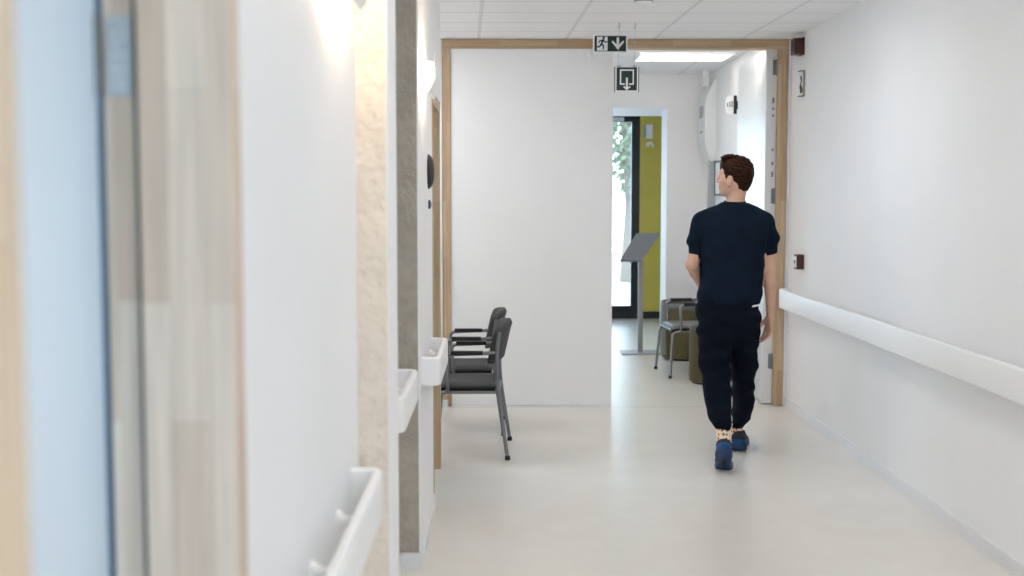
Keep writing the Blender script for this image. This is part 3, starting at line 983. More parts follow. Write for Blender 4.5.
# ------------------------------------------------------------------ chairs
def make_chair(name, label, group, fab, metal, loc, rz):
    """faces local -x; near side y=-0.28"""
    t = thing(name, label, 'chair', loc, rz, group)
    hw = 0.285
    r = 0.0115
    # seat cushion
    bm = bmesh.new()
    nx, ny = 12, 10
    top = {}
    for i in range(nx + 1):
        for j in range(ny + 1):
            a_ = i / nx; b_ = j / ny
            x = -0.385 + 0.365 * a_
            y = (-0.228 + 0.456 * b_) * (1 - 0.05 * a_)
            ed = min(a_, 1 - a_, b_, 1 - b_)
            z = 0.452 - 0.022 * max(0, 1 - ed / 0.13) ** 2 - 0.012 * math.sin(PI * a_) * math.sin(PI * b_) - 0.03 * max(0, (0.15 - a_) / 0.15) ** 2
            top[i, j] = bm.verts.new((x, y, z))
    bot = {k: bm.verts.new((v.co.x * 1.0, v.co.y, 0.420)) for k, v in top.items()}
    for i in range(nx):
        for j in range(ny):
            bm.faces.new((top[i, j], top[i + 1, j], top[i + 1, j + 1], top[i, j + 1]))
            bm.faces.new((bot[i, j], bot[i, j + 1], bot[i + 1, j + 1], bot[i + 1, j]))
    for i in range(nx):
        bm.faces.new((top[i, 0], bot[i, 0], bot[i + 1, 0], top[i + 1, 0]))
        bm.faces.new((top[i, ny], top[i + 1, ny], bot[i + 1, ny], bot[i, ny]))
    for j in range(ny):
        bm.faces.new((top[0, j], top[0, j + 1], bot[0, j + 1], bot[0, j]))
        bm.faces.new((top[nx, j], bot[nx, j], bot[nx, j + 1], top[nx, j + 1]))
    seat = link_bm('seat', bm, fab, t, smooth=True)
    bm = bmesh.new()
    bx(bm, -0.38, -0.025, -0.226, 0.226, 0.388, 0.420)
    link_bm('seat_pan', bm, 'black_underside', seat, bevel=0.008)
    # backrest: padded panel curved in plan, leaning back, narrower at bottom
    bm = bmesh.new()
    nz, ny = 12, 12
    F, B = {}, {}
    for i in range(nz + 1):
        for j in range(ny + 1):
            v = i / nz; w = 2 * j / ny - 1
            z = 0.565 + 0.245 * v
            half = 0.228 - 0.02 * (1 - v) - 0.03 * max(0, (v - 0.8) / 0.2) ** 2
            lean = -0.005 + 0.055 * v + 0.02 * max(0, v - 0.75)
            curve = -0.052 * w * w
            ed = min(v, 1 - v, (1 - abs(w)) / 2 + 0.02)
            th = 0.027 * (1 - 0.6 * max(0, 1 - ed / 0.1) ** 2)
            zz = z - 0.02 * max(0, v - 0.6) * abs(w) ** 3 / 0.4
            F[i, j] = bm.verts.new((lean + curve - th, w * half, zz))
            B[i, j] = bm.verts.new((lean + curve + th, w * half, zz))
    for i in range(nz):
        for j in range(ny):
            bm.faces.new((F[i, j], F[i, j + 1], F[i + 1, j + 1], F[i + 1, j]))
            bm.faces.new((B[i, j], B[i + 1, j], B[i + 1, j + 1], B[i, j + 1]))
    for i in range(nz):
        bm.faces.new((F[i, 0], F[i + 1, 0], B[i + 1, 0], B[i, 0]))
        bm.faces.new((F[i, ny], B[i, ny], B[i + 1, ny], F[i + 1, ny]))
    for j in range(ny):
        bm.faces.new((F[0, j], B[0, j], B[0, j + 1], F[0, j + 1]))
        bm.faces.new((F[nz, j], F[nz, j + 1], B[nz, j + 1], B[nz, j]))
    link_bm('backrest', bm, fab, t, smooth=True)
    for s in (-1, 1):
        y = s * hw
        ya = s * 0.245
        # front leg runs up to the seat, back under it and up to the arm
        bm = bmesh.new()
        pts = rounded([(-0.405, y, 0.012), (-0.375, ya, 0.390), (-0.30, ya, 0.396), (-0.315, ya, 0.622), (-0.02, ya, 0.634)], 0.035, 6)
        tube(bm, pts, r, 10)
        lg = link_bm('leg', bm, metal, t, auto=60)
        bm = bmesh.new()
        lathe(bm, [(0.015, 0), (0.016, 0.012), (0.014, 0.026)], 12, 'z', (-0.405, y, 0))
        link_bm('foot_cap', bm, 'rubber_foot', lg, auto=50)
        bm = bmesh.new()
        pts = rounded([(0.052, y, 0.012), (-0.01, ya * 1.01, 0.43), (-0.012, ya, 0.645), (0.004, ya * 0.98, 0.755)], 0.12, 6)
        tube(bm, pts, r, 10)
        lg = link_bm('leg', bm, metal, t, auto=60)
        bm = bmesh.new()
        lathe(bm, [(0.015, 0), (0.016, 0.012), (0.014, 0.026)], 12, 'z', (0.052, y, 0))
        link_bm('foot_cap', bm, 'rubber_foot', lg, auto=50)
        bm = bmesh.new()
        bx(bm, -0.285, -0.095, ya - 0.021, ya + 0.021, 0.622, 0.644)
        link_bm('armrest', bm, 'black_plastic', t, bevel=0.009, segs=3)
    bm = bmesh.new()
    for x in (-0.34, -0.005):
        tube(bm, [(x, -0.245, 0.392), (x, 0.245, 0.392)], 0.009, 8)
    for s in (-1, 1):
        tube(bm, [(-0.30, s * 0.245, 0.396), (-0.01, s * 0.245, 0.398)], 0.009, 8)
    link_bm('seat_frame', bm, metal, t, auto=60)
    return t


make_chair('waiting_chair', 'nearer dark grey armchair with metal legs by the closed door leaf', 'dark grey waiting chairs',
           'grey_upholstery', 'dark_tube', (0.0, 7.30, 0), -0.03)
make_chair('waiting_chair', 'farther dark grey armchair, half hidden behind the nearer chair', 'dark grey waiting chairs',
           'grey_upholstery', 'dark_tube', (-0.03, 8.02, 0), 0.0)
make_chair('waiting_chair', 'taupe leather chair with tubular metal legs half hidden behind the walking man', None,
           'taupe_leather', 'chrome_tube', (1.835, 10.50, 0), 0.09)


def pouf(loc, r, h, label, seatback=False):
    t = thing('pouf', label, 'pouf', loc)
    bm = bmesh.new()
    lathe(bm, [(r - 0.02, 0.012), (r - 0.004, 0.02), (r, 0.05), (r, h - 0.06), (r - 0.004, h - 0.045)], 40)
    link_bm('body', bm, 'olive_fabric', t, auto=50)
    bm = bmesh.new()
    lathe(bm, [(r - 0.006, h - 0.046), (r + 0.004, h - 0.038), (r + 0.004, h - 0.014), (r - 0.014, h), (0.02, h + 0.006)], 40)
    link_bm('cushion', bm, 'taupe_leather', t, auto=50)
    bm = bmesh.new()
    lathe(bm, [(r - 0.03, 0), (r - 0.03, 0.013)], 40)
    link_bm('base', bm, 'black_plastic', t)
    return t


pouf((1.762, 9.96, 0), 0.178, 0.50, 'olive round pouf half hidden behind the walking man, the nearer one')
pf = pouf((1.77, 11.46, 0), 0.215, 0.515, 'olive round tub seat against the far room back wall behind the chair')
bm = bmesh.new()
ring = []
rp = [(0.232, 0.05), (0.236, 0.30), (0.236, 0.535), (0.228, 0.555), (0.212, 0.555), (0.214, 0.50), (0.217, 0.05)]
angs = [math.radians(-20 + 235 * k / 30) for k in range(31)]
for a_ in angs:
    ring.append([bm.verts.new((q_ * math.cos(a_), q_ * math.sin(a_), z_)) for q_, z_ in rp])
for i in range(30):
    for k in range(len(rp)):
        bm.faces.new((ring[i][k], ring[i][(k + 1) % len(rp)], ring[i + 1][(k + 1) % len(rp)], ring[i + 1][k]))
bm.faces.new(ring[0]); bm.faces.new(ring[-1][::-1])
link_bm('back_shell', bm, 'olive_rim', pf, auto=50)

# ------------------------------------------------------------------ the walking man
PY0 = 6.95
PO = at(737, 300, PY0)
PO = Vector((PO.x, PY0, 0))


def LP(x, y, dy=0.0):
    return np.array(at(x, y, PY0 + dy) - PO)


PXM = 172.6


class Field:
    """signed distance samples on a grid; parts are blended in, then skinned by surface nets"""

    def __init__(self, lo, hi, h):
        self.h = h
        self.lo = np.array(lo, dtype=float)
        self.n = np.ceil((np.array(hi) - self.lo) / h).astype(int) + 1
        self.ax = [self.lo[i] + h * np.arange(self.n[i]) for i in range(3)]
        self.D = np.full(self.n, 0.5, dtype=np.float32)

    def win(self, lo, hi):
        s = []
        for i in range(3):
            a = int(max(0, math.floor((lo[i] - self.lo[i]) / self.h)))
            b = int(min(self.n[i], math.ceil((hi[i] - self.lo[i]) / self.h) + 1))
            s.append(slice(a, max(b, a + 1)))
        s = tuple(s)
        X = self.ax[0][s[0]][:, None, None]
        Y = self.ax[1][s[1]][None, :, None]
        Z = self.ax[2][s[2]][None, None, :]
        return s, X, Y, Z

    def put(self, fn, lo, hi, k=0.01, op='add'):
        pad = 0.03 + k
        s, X, Y, Z = self.win(np.array(lo) - pad, np.array(hi) + pad)
        d = fn(X, Y, Z)
        o = self.D[s]
        if op == 'add':
            hh = np.maximum(k - np.abs(o - d), 0) / k
            self.D[s] = np.minimum(o, d) - hh * hh * k * 0.25
        else:
            d = -d
            hh = np.maximum(k - np.abs(o - d), 0) / k
            self.D[s] = np.maximum(o, d) + hh * hh * k * 0.25

    def cone(self, a, b, r1, r2, k=0.01, op='add', flat=None):
        """tapered capsule; flat = (unit axis, factor) squashes the section along an axis"""
        a = np.array(a, float); b = np.array(b, float)
        ba = b - a
        L2 = max(ba @ ba, 1e-9)
        rm = max(r1, r2)

        def fn(X, Y, Z):
            px, py, pz = X - a[0], Y - a[1], Z - a[2]
            t = np.clip((px * ba[0] + py * ba[1] + pz * ba[2]) / L2, 0, 1)
            qx, qy, qz = px - t * ba[0], py - t * ba[1], pz - t * ba[2]
            d2 = qx * qx + qy * qy + qz * qz
            if flat is not None:
                u = qx * flat[0][0] + qy * flat[0][1] + qz * flat[0][2]
                d2 = d2 + u * u * (flat[1] ** 2 - 1)
            return np.sqrt(d2) - (r1 + (r2 - r1) * t)
        self.put(fn, np.minimum(a, b) - rm, np.maximum(a, b) + rm, k, op)

    def chain(self, pts, rs, k=0.01, **kw):
        for i in range(len(pts) - 1):
            self.cone(pts[i], pts[i + 1], rs[i], rs[i + 1], k, **kw)

    def ell(self, c, axes, r, k=0.01, op='add'):
        c = np.array(c, float)
        A = np.array(axes, float)
        r = np.array(r, float)
        ext = np.sqrt(((A * r[:, None]) ** 2).sum(0))

        def fn(X, Y, Z):
            px, py, pz = X - c[0], Y - c[1], Z - c[2]
            s0 = 0; s1 = 0
            for i in range(3):
                u = px * A[i, 0] + py * A[i, 1] + pz * A[i, 2]
                s0 = s0 + (u / r[i]) ** 2
                s1 = s1 + (u / (r[i] * r[i])) ** 2
            k0 = np.sqrt(s0); k1 = np.sqrt(s1) + 1e-9
            return k0 * (k0 - 1) / k1
        self.put(fn, c - ext, c + ext, k, op)

    def stack(self, rows, k=0.01, pw=2.4, fold=None, op='add', cap=0.0):
        """rows: (z, cx, cy, half width, half depth), horizontal slices"""
        rows = sorted(rows)
        R = np.array(rows)
        lo = [(R[:, 1] - R[:, 3]).min(), (R[:, 2] - R[:, 4]).min(), R[0, 0]]
        hi = [(R[:, 1] + R[:, 3]).max(), (R[:, 2] + R[:, 4]).max(), R[-1, 0]]

        def fn(X, Y, Z):
            z = Z[0, 0]
            f = [np.interp(z, R[:, 0], R[:, i])[None, None, :] for i in range(1, 5)]
            # light smoothing along z
            q = (np.abs((X - f[0]) / f[2]) ** pw + np.abs((Y - f[1]) / f[3]) ** pw) ** (1 / pw)
            d = (q - 1) * np.minimum(f[2], f[3])
            d = np.maximum(d, np.maximum(Z - R[-1, 0], R[0, 0] - Z))
            if fold is not None:
                d = d + fold(X, Y, Z)
            return d
        self.put(fn, lo, hi, k, op)

    def mesh(self, name, m, parent, smooth=2):
        D = self.D
        I = D < 0
        nx, ny, nz = D.shape
        cnt = np.zeros((nx - 1, ny - 1, nz - 1), dtype=np.uint8)
        for i in (0, 1):
            for j in (0, 1):
                for k in (0, 1):
                    cnt += I[i:nx - 1 + i, j:ny - 1 + j, k:nz - 1 + k]
        mix = (cnt > 0) & (cnt < 8)
        idx = np.argwhere(mix)
        ids = np.full(mix.shape, -1, dtype=np.int64)
        ids[mix] = np.arange(len(idx))
        P = np.zeros((len(idx), 3)); W = np.zeros(len(idx))
        corners = [(i, j, k) for i in (0, 1) for j in (0, 1) for k in (0, 1)]
        for a in corners:
            for ax in range(3):
                if a[ax] == 1:
                    continue
                b = list(a); b[ax] = 1
                da = D[idx[:, 0] + a[0], idx[:, 1] + a[1], idx[:, 2] + a[2]]
                db = D[idx[:, 0] + b[0], idx[:, 1] + b[1], idx[:, 2] + b[2]]
                c = (da < 0) != (db < 0)
                t = np.where(c, da / np.where(c, da - db, 1), 0)
                for q in range(3):
                    P[:, q] += np.where(c, a[q] + (t if q == ax else 0), 0)
                W += c
        P = P / W[:, None] + idx
        faces = []
        for ax in range(3):
            o1, o2 = [(1, 2), (2, 0), (0, 1)][ax]
            sl_a = [slice(None)] * 3; sl_b = [slice(None)] * 3
            sl_a[ax] = slice(0, -1); sl_b[ax] = slice(1, None)
            Ia, Ib = I[tuple(sl_a)], I[tuple(sl_b)]
            e = np.argwhere(Ia != Ib)
            e = e[(e[:, o1] > 0) & (e[:, o2] > 0) & (e[:, o1] < D.shape[o1] - 1) & (e[:, o2] < D.shape[o2] - 1)]
            if not len(e):
                continue
            s = Ia[e[:, 0], e[:, 1], e[:, 2]]

            def cell(d1, d2):
                q = e.copy(); q[:, o1] -= d1; q[:, o2] -= d2
                return ids[q[:, 0], q[:, 1], q[:, 2]]
            f = np.stack([cell(1, 1), cell(0, 1), cell(0, 0), cell(1, 0)], 1)
            f[~s] = f[~s][:, ::-1]
            faces.append(f)
        F = np.concatenate(faces)
        # a little relaxation
        E_ = np.concatenate([F[:, [0, 1]], F[:, [1, 2]], F[:, [2, 3]], F[:, [3, 0]]])
        for _ in range(smooth):
            S = np.zeros_like(P); N_ = np.zeros(len(P))
            np.add.at(S, E_[:, 0], P[E_[:, 1]]); np.add.at(N_, E_[:, 0], 1)
            np.add.at(S, E_[:, 1], P[E_[:, 0]]); np.add.at(N_, E_[:, 1], 1)
            P = P * 0.5 + 0.5 * S / N_[:, None]
        V = self.lo + P * self.h
        me = bpy.data.meshes.new(name)
        me.vertices.add(len(V)); me.vertices.foreach_set('co', V.astype(np.float32).ravel())
        me.loops.add(F.size); me.loops.foreach_set('vertex_index', F.astype(np.int32).ravel())
        me.polygons.add(len(F))
        me.polygons.foreach_set('loop_start', np.arange(0, F.size, 4, dtype=np.int32))
        me.polygons.foreach_set('use_smooth', np.ones(len(F), dtype=bool))
        me.update(calc_edges=True)
        me.validate()
        me.materials.append(M[m])
        o = bpy.data.objects.new(name, me)
        C.objects.link(o)
        if parent:
            o.parent = parent
        return o


man = thing('person', 'person in a navy short-sleeved shirt and navy trousers walking away, head turned left', 'person', PO)

# head frame: looks to the left and a little away
HC = LP(735.2, 175.2)
TH = math.radians(64)
hf = np.array([-math.sin(TH), math.cos(TH), 0.0]); hl = np.array([-math.cos(TH), -math.sin(TH), 0.0]); hu = np.array([0, 0, 1.0])
HA = np.array([hf, hl, hu])


def hp(a, b, c):
    return HC + hf * a + hl * b + hu * c


def skull(F, g=0.0):
    F.ell(hp(-0.010, 0, 0.020), HA, (0.088 + g, 0.071 + g, 0.080 + g), 0.02)
    F.ell(hp(-0.044, 0, -0.024), HA, (0.050 + g, 0.056 + g, 0.062 + g), 0.03)
    F.ell(hp(0.034, 0, -0.034), HA, (0.056 + g, 0.056 + g, 0.084 + g), 0.02)


NB = LP(734.8, 207)      # base of the neck


def neck(F, g=0.0):
    F.cone(hp(-0.022, 0, -0.05), NB + np.array([0, 0, 0.01]), 0.050 + g, 0.052 + g, 0.03)


SL, SR = LP(703, 222.5), LP(763, 222.5)
EL, ER = LP(692.3, 265, 0.0), LP(769.6, 272, -0.03)
WL, WRI = LP(704, 289, 0.2), LP(770.0, 317, 0.0)

B = Field((-0.36, -0.30, 0.02), (0.34, 0.50, 1.86), 0.0045)
skull(B)
for s in (1, -1):
    B.cone(hp(-0.008, s * 0.047, -0.055), hp(0.062, s * 0.014, -0.100), 0.021, 0.017, 0.02)
    B.ell(hp(0.052, s * 0.038, -0.028), HA, (0.024, 0.02, 0.02), 0.02)
B.ell(hp(0.074, 0, -0.100), HA, (0.017, 0.02, 0.016), 0.015)
B.cone(hp(0.074, -0.032, 0.016), hp(0.074, 0.032, 0.016), 0.013, 0.013, 0.015)
for s in (1, -1):
    B.ell(hp(0.094, s * 0.031, -0.003), HA, (0.012, 0.013, 0.009), 0.01, 'sub')
B.cone(hp(0.086, 0, 0.006), hp(0.105, 0, -0.033), 0.008, 0.0105, 0.01)
for s in (1, -1):
    B.ell(hp(0.095, s * 0.010, -0.038), HA, (0.010, 0.008, 0.007), 0.006)
B.ell(hp(0.087, 0, -0.062), HA, (0.009, 0.021, 0.0065), 0.005)
B.ell(hp(0.085, 0, -0.073), HA, (0.009, 0.018, 0.007), 0.005)
for s in (1, -1):
    er = np.array([hf * 0.95 + hl * s * 0.3, hl * s, hu]); er[0] /= np.linalg.norm(er[0])
    tilt = np.array([hf * 0.96 - hu * -0.2, hl * s, hu * 0.98 - hf * 0.2])
    B.ell(hp(0.014, s * 0.072, -0.034), tilt, (0.020, 0.010, 0.033), 0.006)
    B.ell(hp(0.020, s * 0.082, -0.032), tilt, (0.010, 0.007, 0.018), 0.004, 'sub')
    B.ell(hp(0.021, s * 0.069, -0.062), HA, (0.009, 0.007, 0.010), 0.006)
neck(B)
# torso and legs under the clothes
zz = lambda y: LP(737, y)[2]
B.stack([(zz(212), 0, 0.0, 0.15, 0.075), (zz(232), 0, 0.0, 0.165, 0.095), (zz(262), 0, 0.0, 0.155, 0.095), (zz(285), -0.005, 0.0, 0.150, 0.09),
         (zz(305), -0.03, 0.0, 0.145, 0.085), (zz(324), -0.035, 0.01, 0.13, 0.065)], 0.03)
for S_ in (SL, SR):
    B.cone(NB - np.array([0, 0, 0.02]), S_, 0.05, 0.048, 0.04)
# arms
B.chain([SL, LP(695.2, 243), LP(695.2, 256), EL], [0.044, 0.035, 0.034, 0.036], 0.02)
B.chain([EL, EL * 0.7 + WL * 0.3, WL], [0.037, 0.037, 0.024], 0.015)
B.chain([SR, LP(770.4, 243), LP(769.8, 256), ER], [0.045, 0.037, 0.033, 0.033], 0.02)
B.chain([ER, ER * 0.72 + WRI * 0.28 + np.array([0.004, 0, 0]), WRI], [0.033, 0.0345, 0.0215], 0.015)
# legs (hidden by the trousers) down to the ankles
SHOE_PITCH = math.radians(35)
BALL = LP(723.6, 468.0, -0.20); BALL[2] = 0.0
SHOE_YAW = math.radians(-11)


def shoe_pt(y, z):
    v = Euler((-SHOE_PITCH, 0, SHOE_YAW)).to_matrix() @ Vector((0, y - 0.21, z))
    return BALL + np.array(v)


KL, KR = LP(716, 378, 0.0), LP(743.5, 378, 0.11)
AL, AR = shoe_pt(0.07, 0.10), LP(737, 440, 0.34)
B.chain([LP(713, 318), KL, LP(718, 405, -0.13), LP(722.6, 428, -0.235), AL], [0.078, 0.05, 0.042, 0.03, 0.030], 0.03)
B.chain([LP(745, 318), KR, LP(743, 405, 0.24), LP(738, 424, 0.335), AR], [0.078, 0.05, 0.04, 0.028, 0.028], 0.03)


def hand(F, w, d, side, palm, curl, spread=1.0):
    """w wrist point, d unit direction to the fingertips, side = towards the thumb, palm = out of the palm"""
    d = np.array(d, float); d /= np.linalg.norm(d)
    side = np.array(side, float); side -= d * (side @ d); side /= np.linalg.norm(side)
    palm = np.cross(d, side) * (1 if np.cross(d, side) @ np.array(palm, float) > 0 else -1)
    pt = lambda u, v, q=0.0: w + d * u + side * v + palm * q
    # palm
    for v0, v1 in ((0.012, 0.028), (0.004, 0.009), (-0.004, -0.010), (-0.012, -0.027)):
        F.cone(pt(0.0, v0), pt(0.082 - 0.18 * abs(v1 - 0.01), v1), 0.0145, 0.0115, 0.012)
    # fingers
    for v, L_, r_, cc in ((0.029, 0.072, 0.0088, 0.8), (0.0095, 0.080, 0.0090, 1.0), (-0.0105, 0.074, 0.0086, 1.12), (-0.0290, 0.058, 0.0076, 1.2)):
        p = pt(0.084 - 0.18 * abs(v - 0.01), v * 1.0)
        ang = math.radians(14)
        for q, frac in enumerate((0.45, 0.31, 0.24)):
            ang += math.radians((18, 34, 26)[q] * curl * cc)
            dirn = d * math.cos(ang) + palm * math.sin(ang) + side * (v * 2.2 * spread * (0.6 if q else 1))
            dirn /= np.linalg.norm(dirn)
            n_ = p + dirn * (L_ * frac)
            F.cone(p, n_, r_ * (1 - 0.07 * q), r_ * (0.95 - 0.09 * q), 0.003)
            p = n_
    # thumb from the side of the palm
    a = pt(0.018, 0.018, 0.006)
    b = pt(0.046, 0.038, 0.028)
    c_ = pt(0.076, 0.040, 0.044)
    e_ = pt(0.102, 0.034, 0.050)
    F.cone(a, b, 0.016, 0.012, 0.008)
    F.cone(b, c_, 0.0115, 0.010, 0.004)
    F.cone(c_, e_, 0.010, 0.008, 0.003)


hand(B, WRI, (-0.06, 0.06, -1), (-0.45, 0.9, 0), (-0.9, -0.45, 0), 0.48)
hand(B, WL, (0.30, 0.75, -0.55), (0.3, 0.4, 0.8), (0.9, -0.2, 0.1), 0.8)
link = B.mesh('body', 'skin', man, 2)

for s in (1, -1):
    bm = bmesh.new()
    bmesh.ops.create_uvsphere(bm, u_segments=16, v_segments=10, radius=0.0110)
    e = link_bm('eye', bm, 'eye_white', man, smooth=True)
    e.location = hp(0.0700, s * 0.029, -0.003)
    bm = bmesh.new()
    bmesh.ops.create_uvsphere(bm, u_segments=12, v_segments=8, radius=0.006)
    i_ = link_bm('iris', bm, 'iris_brown', e, smooth=True)
    i_.location = hf * 0.0068

# hair: an offset of the skull inside a hairline
Hs = Field((HC[0] - 0.17, HC[1] - 0.17, HC[2] - 0.14), (HC[0] + 0.17, HC[1] + 0.17, HC[2] + 0.18), 0.003)
skull(Hs); neck(Hs)
X, Y, Z = Hs.ax[0][:, None, None] - HC[0], Hs.ax[1][None, :, None] - HC[1], Hs.ax[2][None, None, :] - HC[2]
ha = X * hf[0] + Y * hf[1] + 0 * Z
hb = X * hl[0] + Y * hl[1] + 0 * Z
hc = Z + 0 * ha
thk = np.interp(hc, [-0.10, -0.05, 0.0, 0.05, 0.11], [0.002, 0.004, 0.007, 0.011, 0.014])
line = np.interp(ha, [-0.13, -0.055, -0.030, -0.010, 0.000, 0.014, 0.028, 0.036, 0.044, 0.058, 0.074, 0.12], [-0.094, -0.090, -0.076, -0.058, -0.024, -0.006, -0.012, -0.030, 0.002, 0.034, 0.060, 0.080])
sp = 0.0022 * np.sin(90 * hb + 40 * ha + 6 * np.sin(60 * hc)) + 0.0016 * np.sin(170 * ha + 150 * hb - 120 * hc) + 0.0012 * np.sin(260 * hb - 200 * hc + 90 * ha)
tuft = np.sqrt(((ha - 0.040) / 0.040) ** 2 + (hb / 0.052) ** 2 + ((hc - 0.098) / 0.024) ** 2) - 1
base = np.minimum(Hs.D - thk, tuft * 0.026)
dd = base + sp * np.clip((hc + 0.06) / 0.1, 0.1, 1.3)
Hs.D = np.maximum(dd, (line - hc) * 0.75 + sp * 0.8).astype(np.float32)
Hs.mesh('hair', 'hair_auburn', man, 1)

# shirt
def folds(amp, items):
    def fn(X, Y, Z):
        d = 0
        for fx, fy, fz, ph, am in items:
            d = d + am * np.sin(fx * X + fy * Y + fz * Z + ph + 1.2 * np.sin(9 * Z + 7 * X + ph))
        return d * amp
    return fn


def row(y, xl, xr, b, dy=0.0, cy=None):
    p, q = LP(xl, y, dy), LP(xr, y, dy)
    return ((p[2] + q[2]) / 2, (p[0] + q[0]) / 2, dy if cy is None else cy, (q[0] - p[0]) / 2, b)


T = Field((-0.38, -0.24, 0.86), (0.36, 0.24, 1.66), 0.005)
fs_ = folds(1.0, [(26, 10, 40, 0.4, 0.0022), (44, -12, -26, 1.9, 0.0016), (-18, 8, 62, 2.4, 0.0014), (70, 20, 16, 0.2, 0.0010)])
T.stack([row(203.5, 722, 748, 0.060), row(207, 714, 756, 0.078), row(213, 704.5, 764.5, 0.098), row(224, 698, 768, 0.115), row(238, 698.5, 766.5, 0.124), row(260, 700.6, 763.6, 0.124),
         row(275, 700.2, 762.8, 0.124), row(290, 698.6, 761.6, 0.126), row(298, 697.4, 760.8, 0.128), row(301.5, 697.6, 760.2, 0.126), row(303.6, 698.0, 759.8, 0.123)], 0.02, 2.5, fs_)
for S_ in (SL, SR):
    T.cone(NB + np.array([0.25 * (S_[0] - NB[0]), 0, -0.034]), S_ + np.array([0, 0, 0]), 0.048, 0.058, 0.05)
for S_, mid, c0, c1, rm, rc in ((SL, LP(694.8, 240), LP(695.2, 245.5), LP(695.4, 255.5), 0.0475, 0.0385), (SR, LP(771.0, 238.5), LP(770.4, 244.5), LP(770.0, 252.5), 0.050, 0.0425)):
    def sleeve(X, Y, Z, a=S_, b=mid):
        ba = b - a
        t = np.clip(((X - a[0]) * ba[0] + (Y - a[1]) * ba[1] + (Z - a[2]) * ba[2]) / (ba @ ba), 0, 1)
        q = np.sqrt((X - a[0] - t * ba[0]) ** 2 + (Y - a[1] - t * ba[1]) ** 2 + (Z - a[2] - t * ba[2]) ** 2)
        return q - (0.059 + (rm - 0.059) * t) + fs_(X, Y, Z)
    T.put(sleeve, np.minimum(S_, mid) - 0.07, np.maximum(S_, mid) + 0.07, 0.02)
    z1 = c1[2] - 0.012

    def cuff(X, Y, Z, a=c0, b=c1):
        ba = b - a
        t = np.clip(((Z - a[2]) * ba[2]) / (ba[2] * ba[2]), 0, 1.4)
        q = np.sqrt((X - a[0] - t * ba[0]) ** 2 + (Y - a[1] - t * ba[1]) ** 2) - rc
        return np.maximum(q, np.maximum(Z - a[2] - 0.01, z1 - Z + 0.25 * (X - a[0]) * np.sign(a[0])))
    T.put(cuff, c1 - 0.06, c0 + 0.06, 0.006)
T.ell(NB + np.array([0, 0, 0.062]), np.eye(3), (0.063, 0.062, 0.040), 0.006, 'sub')
sh = T.mesh('shirt', 'shirt_navy', man, 2)
# ribbed collar
bm = bmesh.new()
cpts = [NB + np.array([0.058 * math.cos(a_), 0.058 * math.sin(a_), 0.0285 + 0.006 * math.sin(a_)]) for a_ in [2 * PI * k / 36 for k in range(37)]]
tube(bm, cpts, 0.007, 8)
link_bm('collar', bm, 'shirt_navy', sh, auto=60)

# trousers
Q = Field((-0.30, -0.36, 0.10), (0.22, 0.52, 1.02), 0.005)
ft = folds(1.0, [(14, 20, 34, 0.9, 0.0042), (-22, 14, 52, 2.0, 0.0032), (30, -10, 80, 0.3, 0.0022), (50, 24, -20, 1.2, 0.0014)])
Q.stack([row(299, 698.5, 759.5, 0.118), row(306, 697.6, 759.6, 0.124), row(320, 697.6, 759.4, 0.130), row(332, 699.5, 757.4, 0.105), row(338, 701, 756, 0.08), row(346, 705, 752.0, 0.04)], 0.025, 2.6, ft)


def leg(rows):
    out = []
    for y, xl, xr, b, dy in rows:
        out.append(row(y, xl, xr, b, dy))
    Q.stack(out, 0.02, 2.2, ft)


leg([(312, 699, 731, 0.120, 0.0), (346, 698, 730.5, 0.106, 0.0), (362, 698.6, 730.2, 0.100, 0.0), (378, 702, 730.4, 0.095, -0.02), (392, 704, 730.6, 0.094, -0.07),
     (405, 705.4, 731, 0.094, -0.13), (414, 706.6, 731, 0.092, -0.17), (419.5, 709.5, 730.8, 0.084, -0.20), (424, 713, 730.4, 0.070, -0.22), (429.5, 715.8, 729.6, 0.047, -0.24)])
leg([(312, 727, 758, 0.120, 0.0), (346, 729.6, 758.4, 0.104, 0.03), (362, 730.6, 757, 0.098, 0.07), (378, 732, 755, 0.092, 0.11), (392, 732.8, 753.4, 0.090, 0.17),
     (405, 733, 753, 0.090, 0.24), (413, 732.6, 752.4, 0.088, 0.28), (418, 731.6, 750, 0.078, 0.31), (423, 730.8, 746, 0.06, 0.33), (427, 730.6, 743, 0.044, 0.34)])
tq = Q.mesh('trousers', 'trouser_navy', man, 2)
# small white tag under the hem
p0_, p1_ = LP(747.8, 305.4), LP(756.6, 303.0)
yb = -0.131
bm = bmesh.new()
prism(bm, [(p0_[0], p0_[2]), (p1_[0] - 0.008, p0_[2] + 0.004), (p1_[0], p1_[2]), (p0_[0] + 0.004, p1_[2] - 0.003)], lambda u, v, w: Vector((u, yb + 0.02 + (w - 0.0) - 0.3 * abs(u) * 0, v)), 0.004)
for v in bm.verts:
    # follow the rounded back of the waistband
    cx = (LP(697.6, 304)[0] + LP(759.6, 304)[0]) / 2
    hw_ = (LP(759.6, 304)[0] - LP(697.6, 304)[0]) / 2
    u_ = min(0.999, abs((v.co.x - cx) / hw_))
    v.co.y = -0.128 * (1 - u_ ** 2.5) ** (1 / 2.5) - 0.004 + (v.co.y - yb - 0.02) * -1
link_bm('tag', bm, 'sign_white', tq)


# socks and shoes
def sock(a, b, r0, r1):
    bm = bmesh.new()
    n = 14
    tube(bm, [Vector(a) * (1 - k / n) + Vector(b) * (k / n) for k in range(n + 1)],
         [r0 + (r1 - r0) * k / n + 0.0012 * math.sin(k * 2.2) for k in range(n + 1)], 24)
    return link_bm('sock', bm, 'sock_knit', man, auto=60)


sock(LP(722.8, 426, -0.235), shoe_pt(0.066, 0.085), 0.0365, 0.038)
sock(LP(736.6, 423, 0.338), AR + np.array([0, -0.005, -0.02]), 0.0345, 0.038)


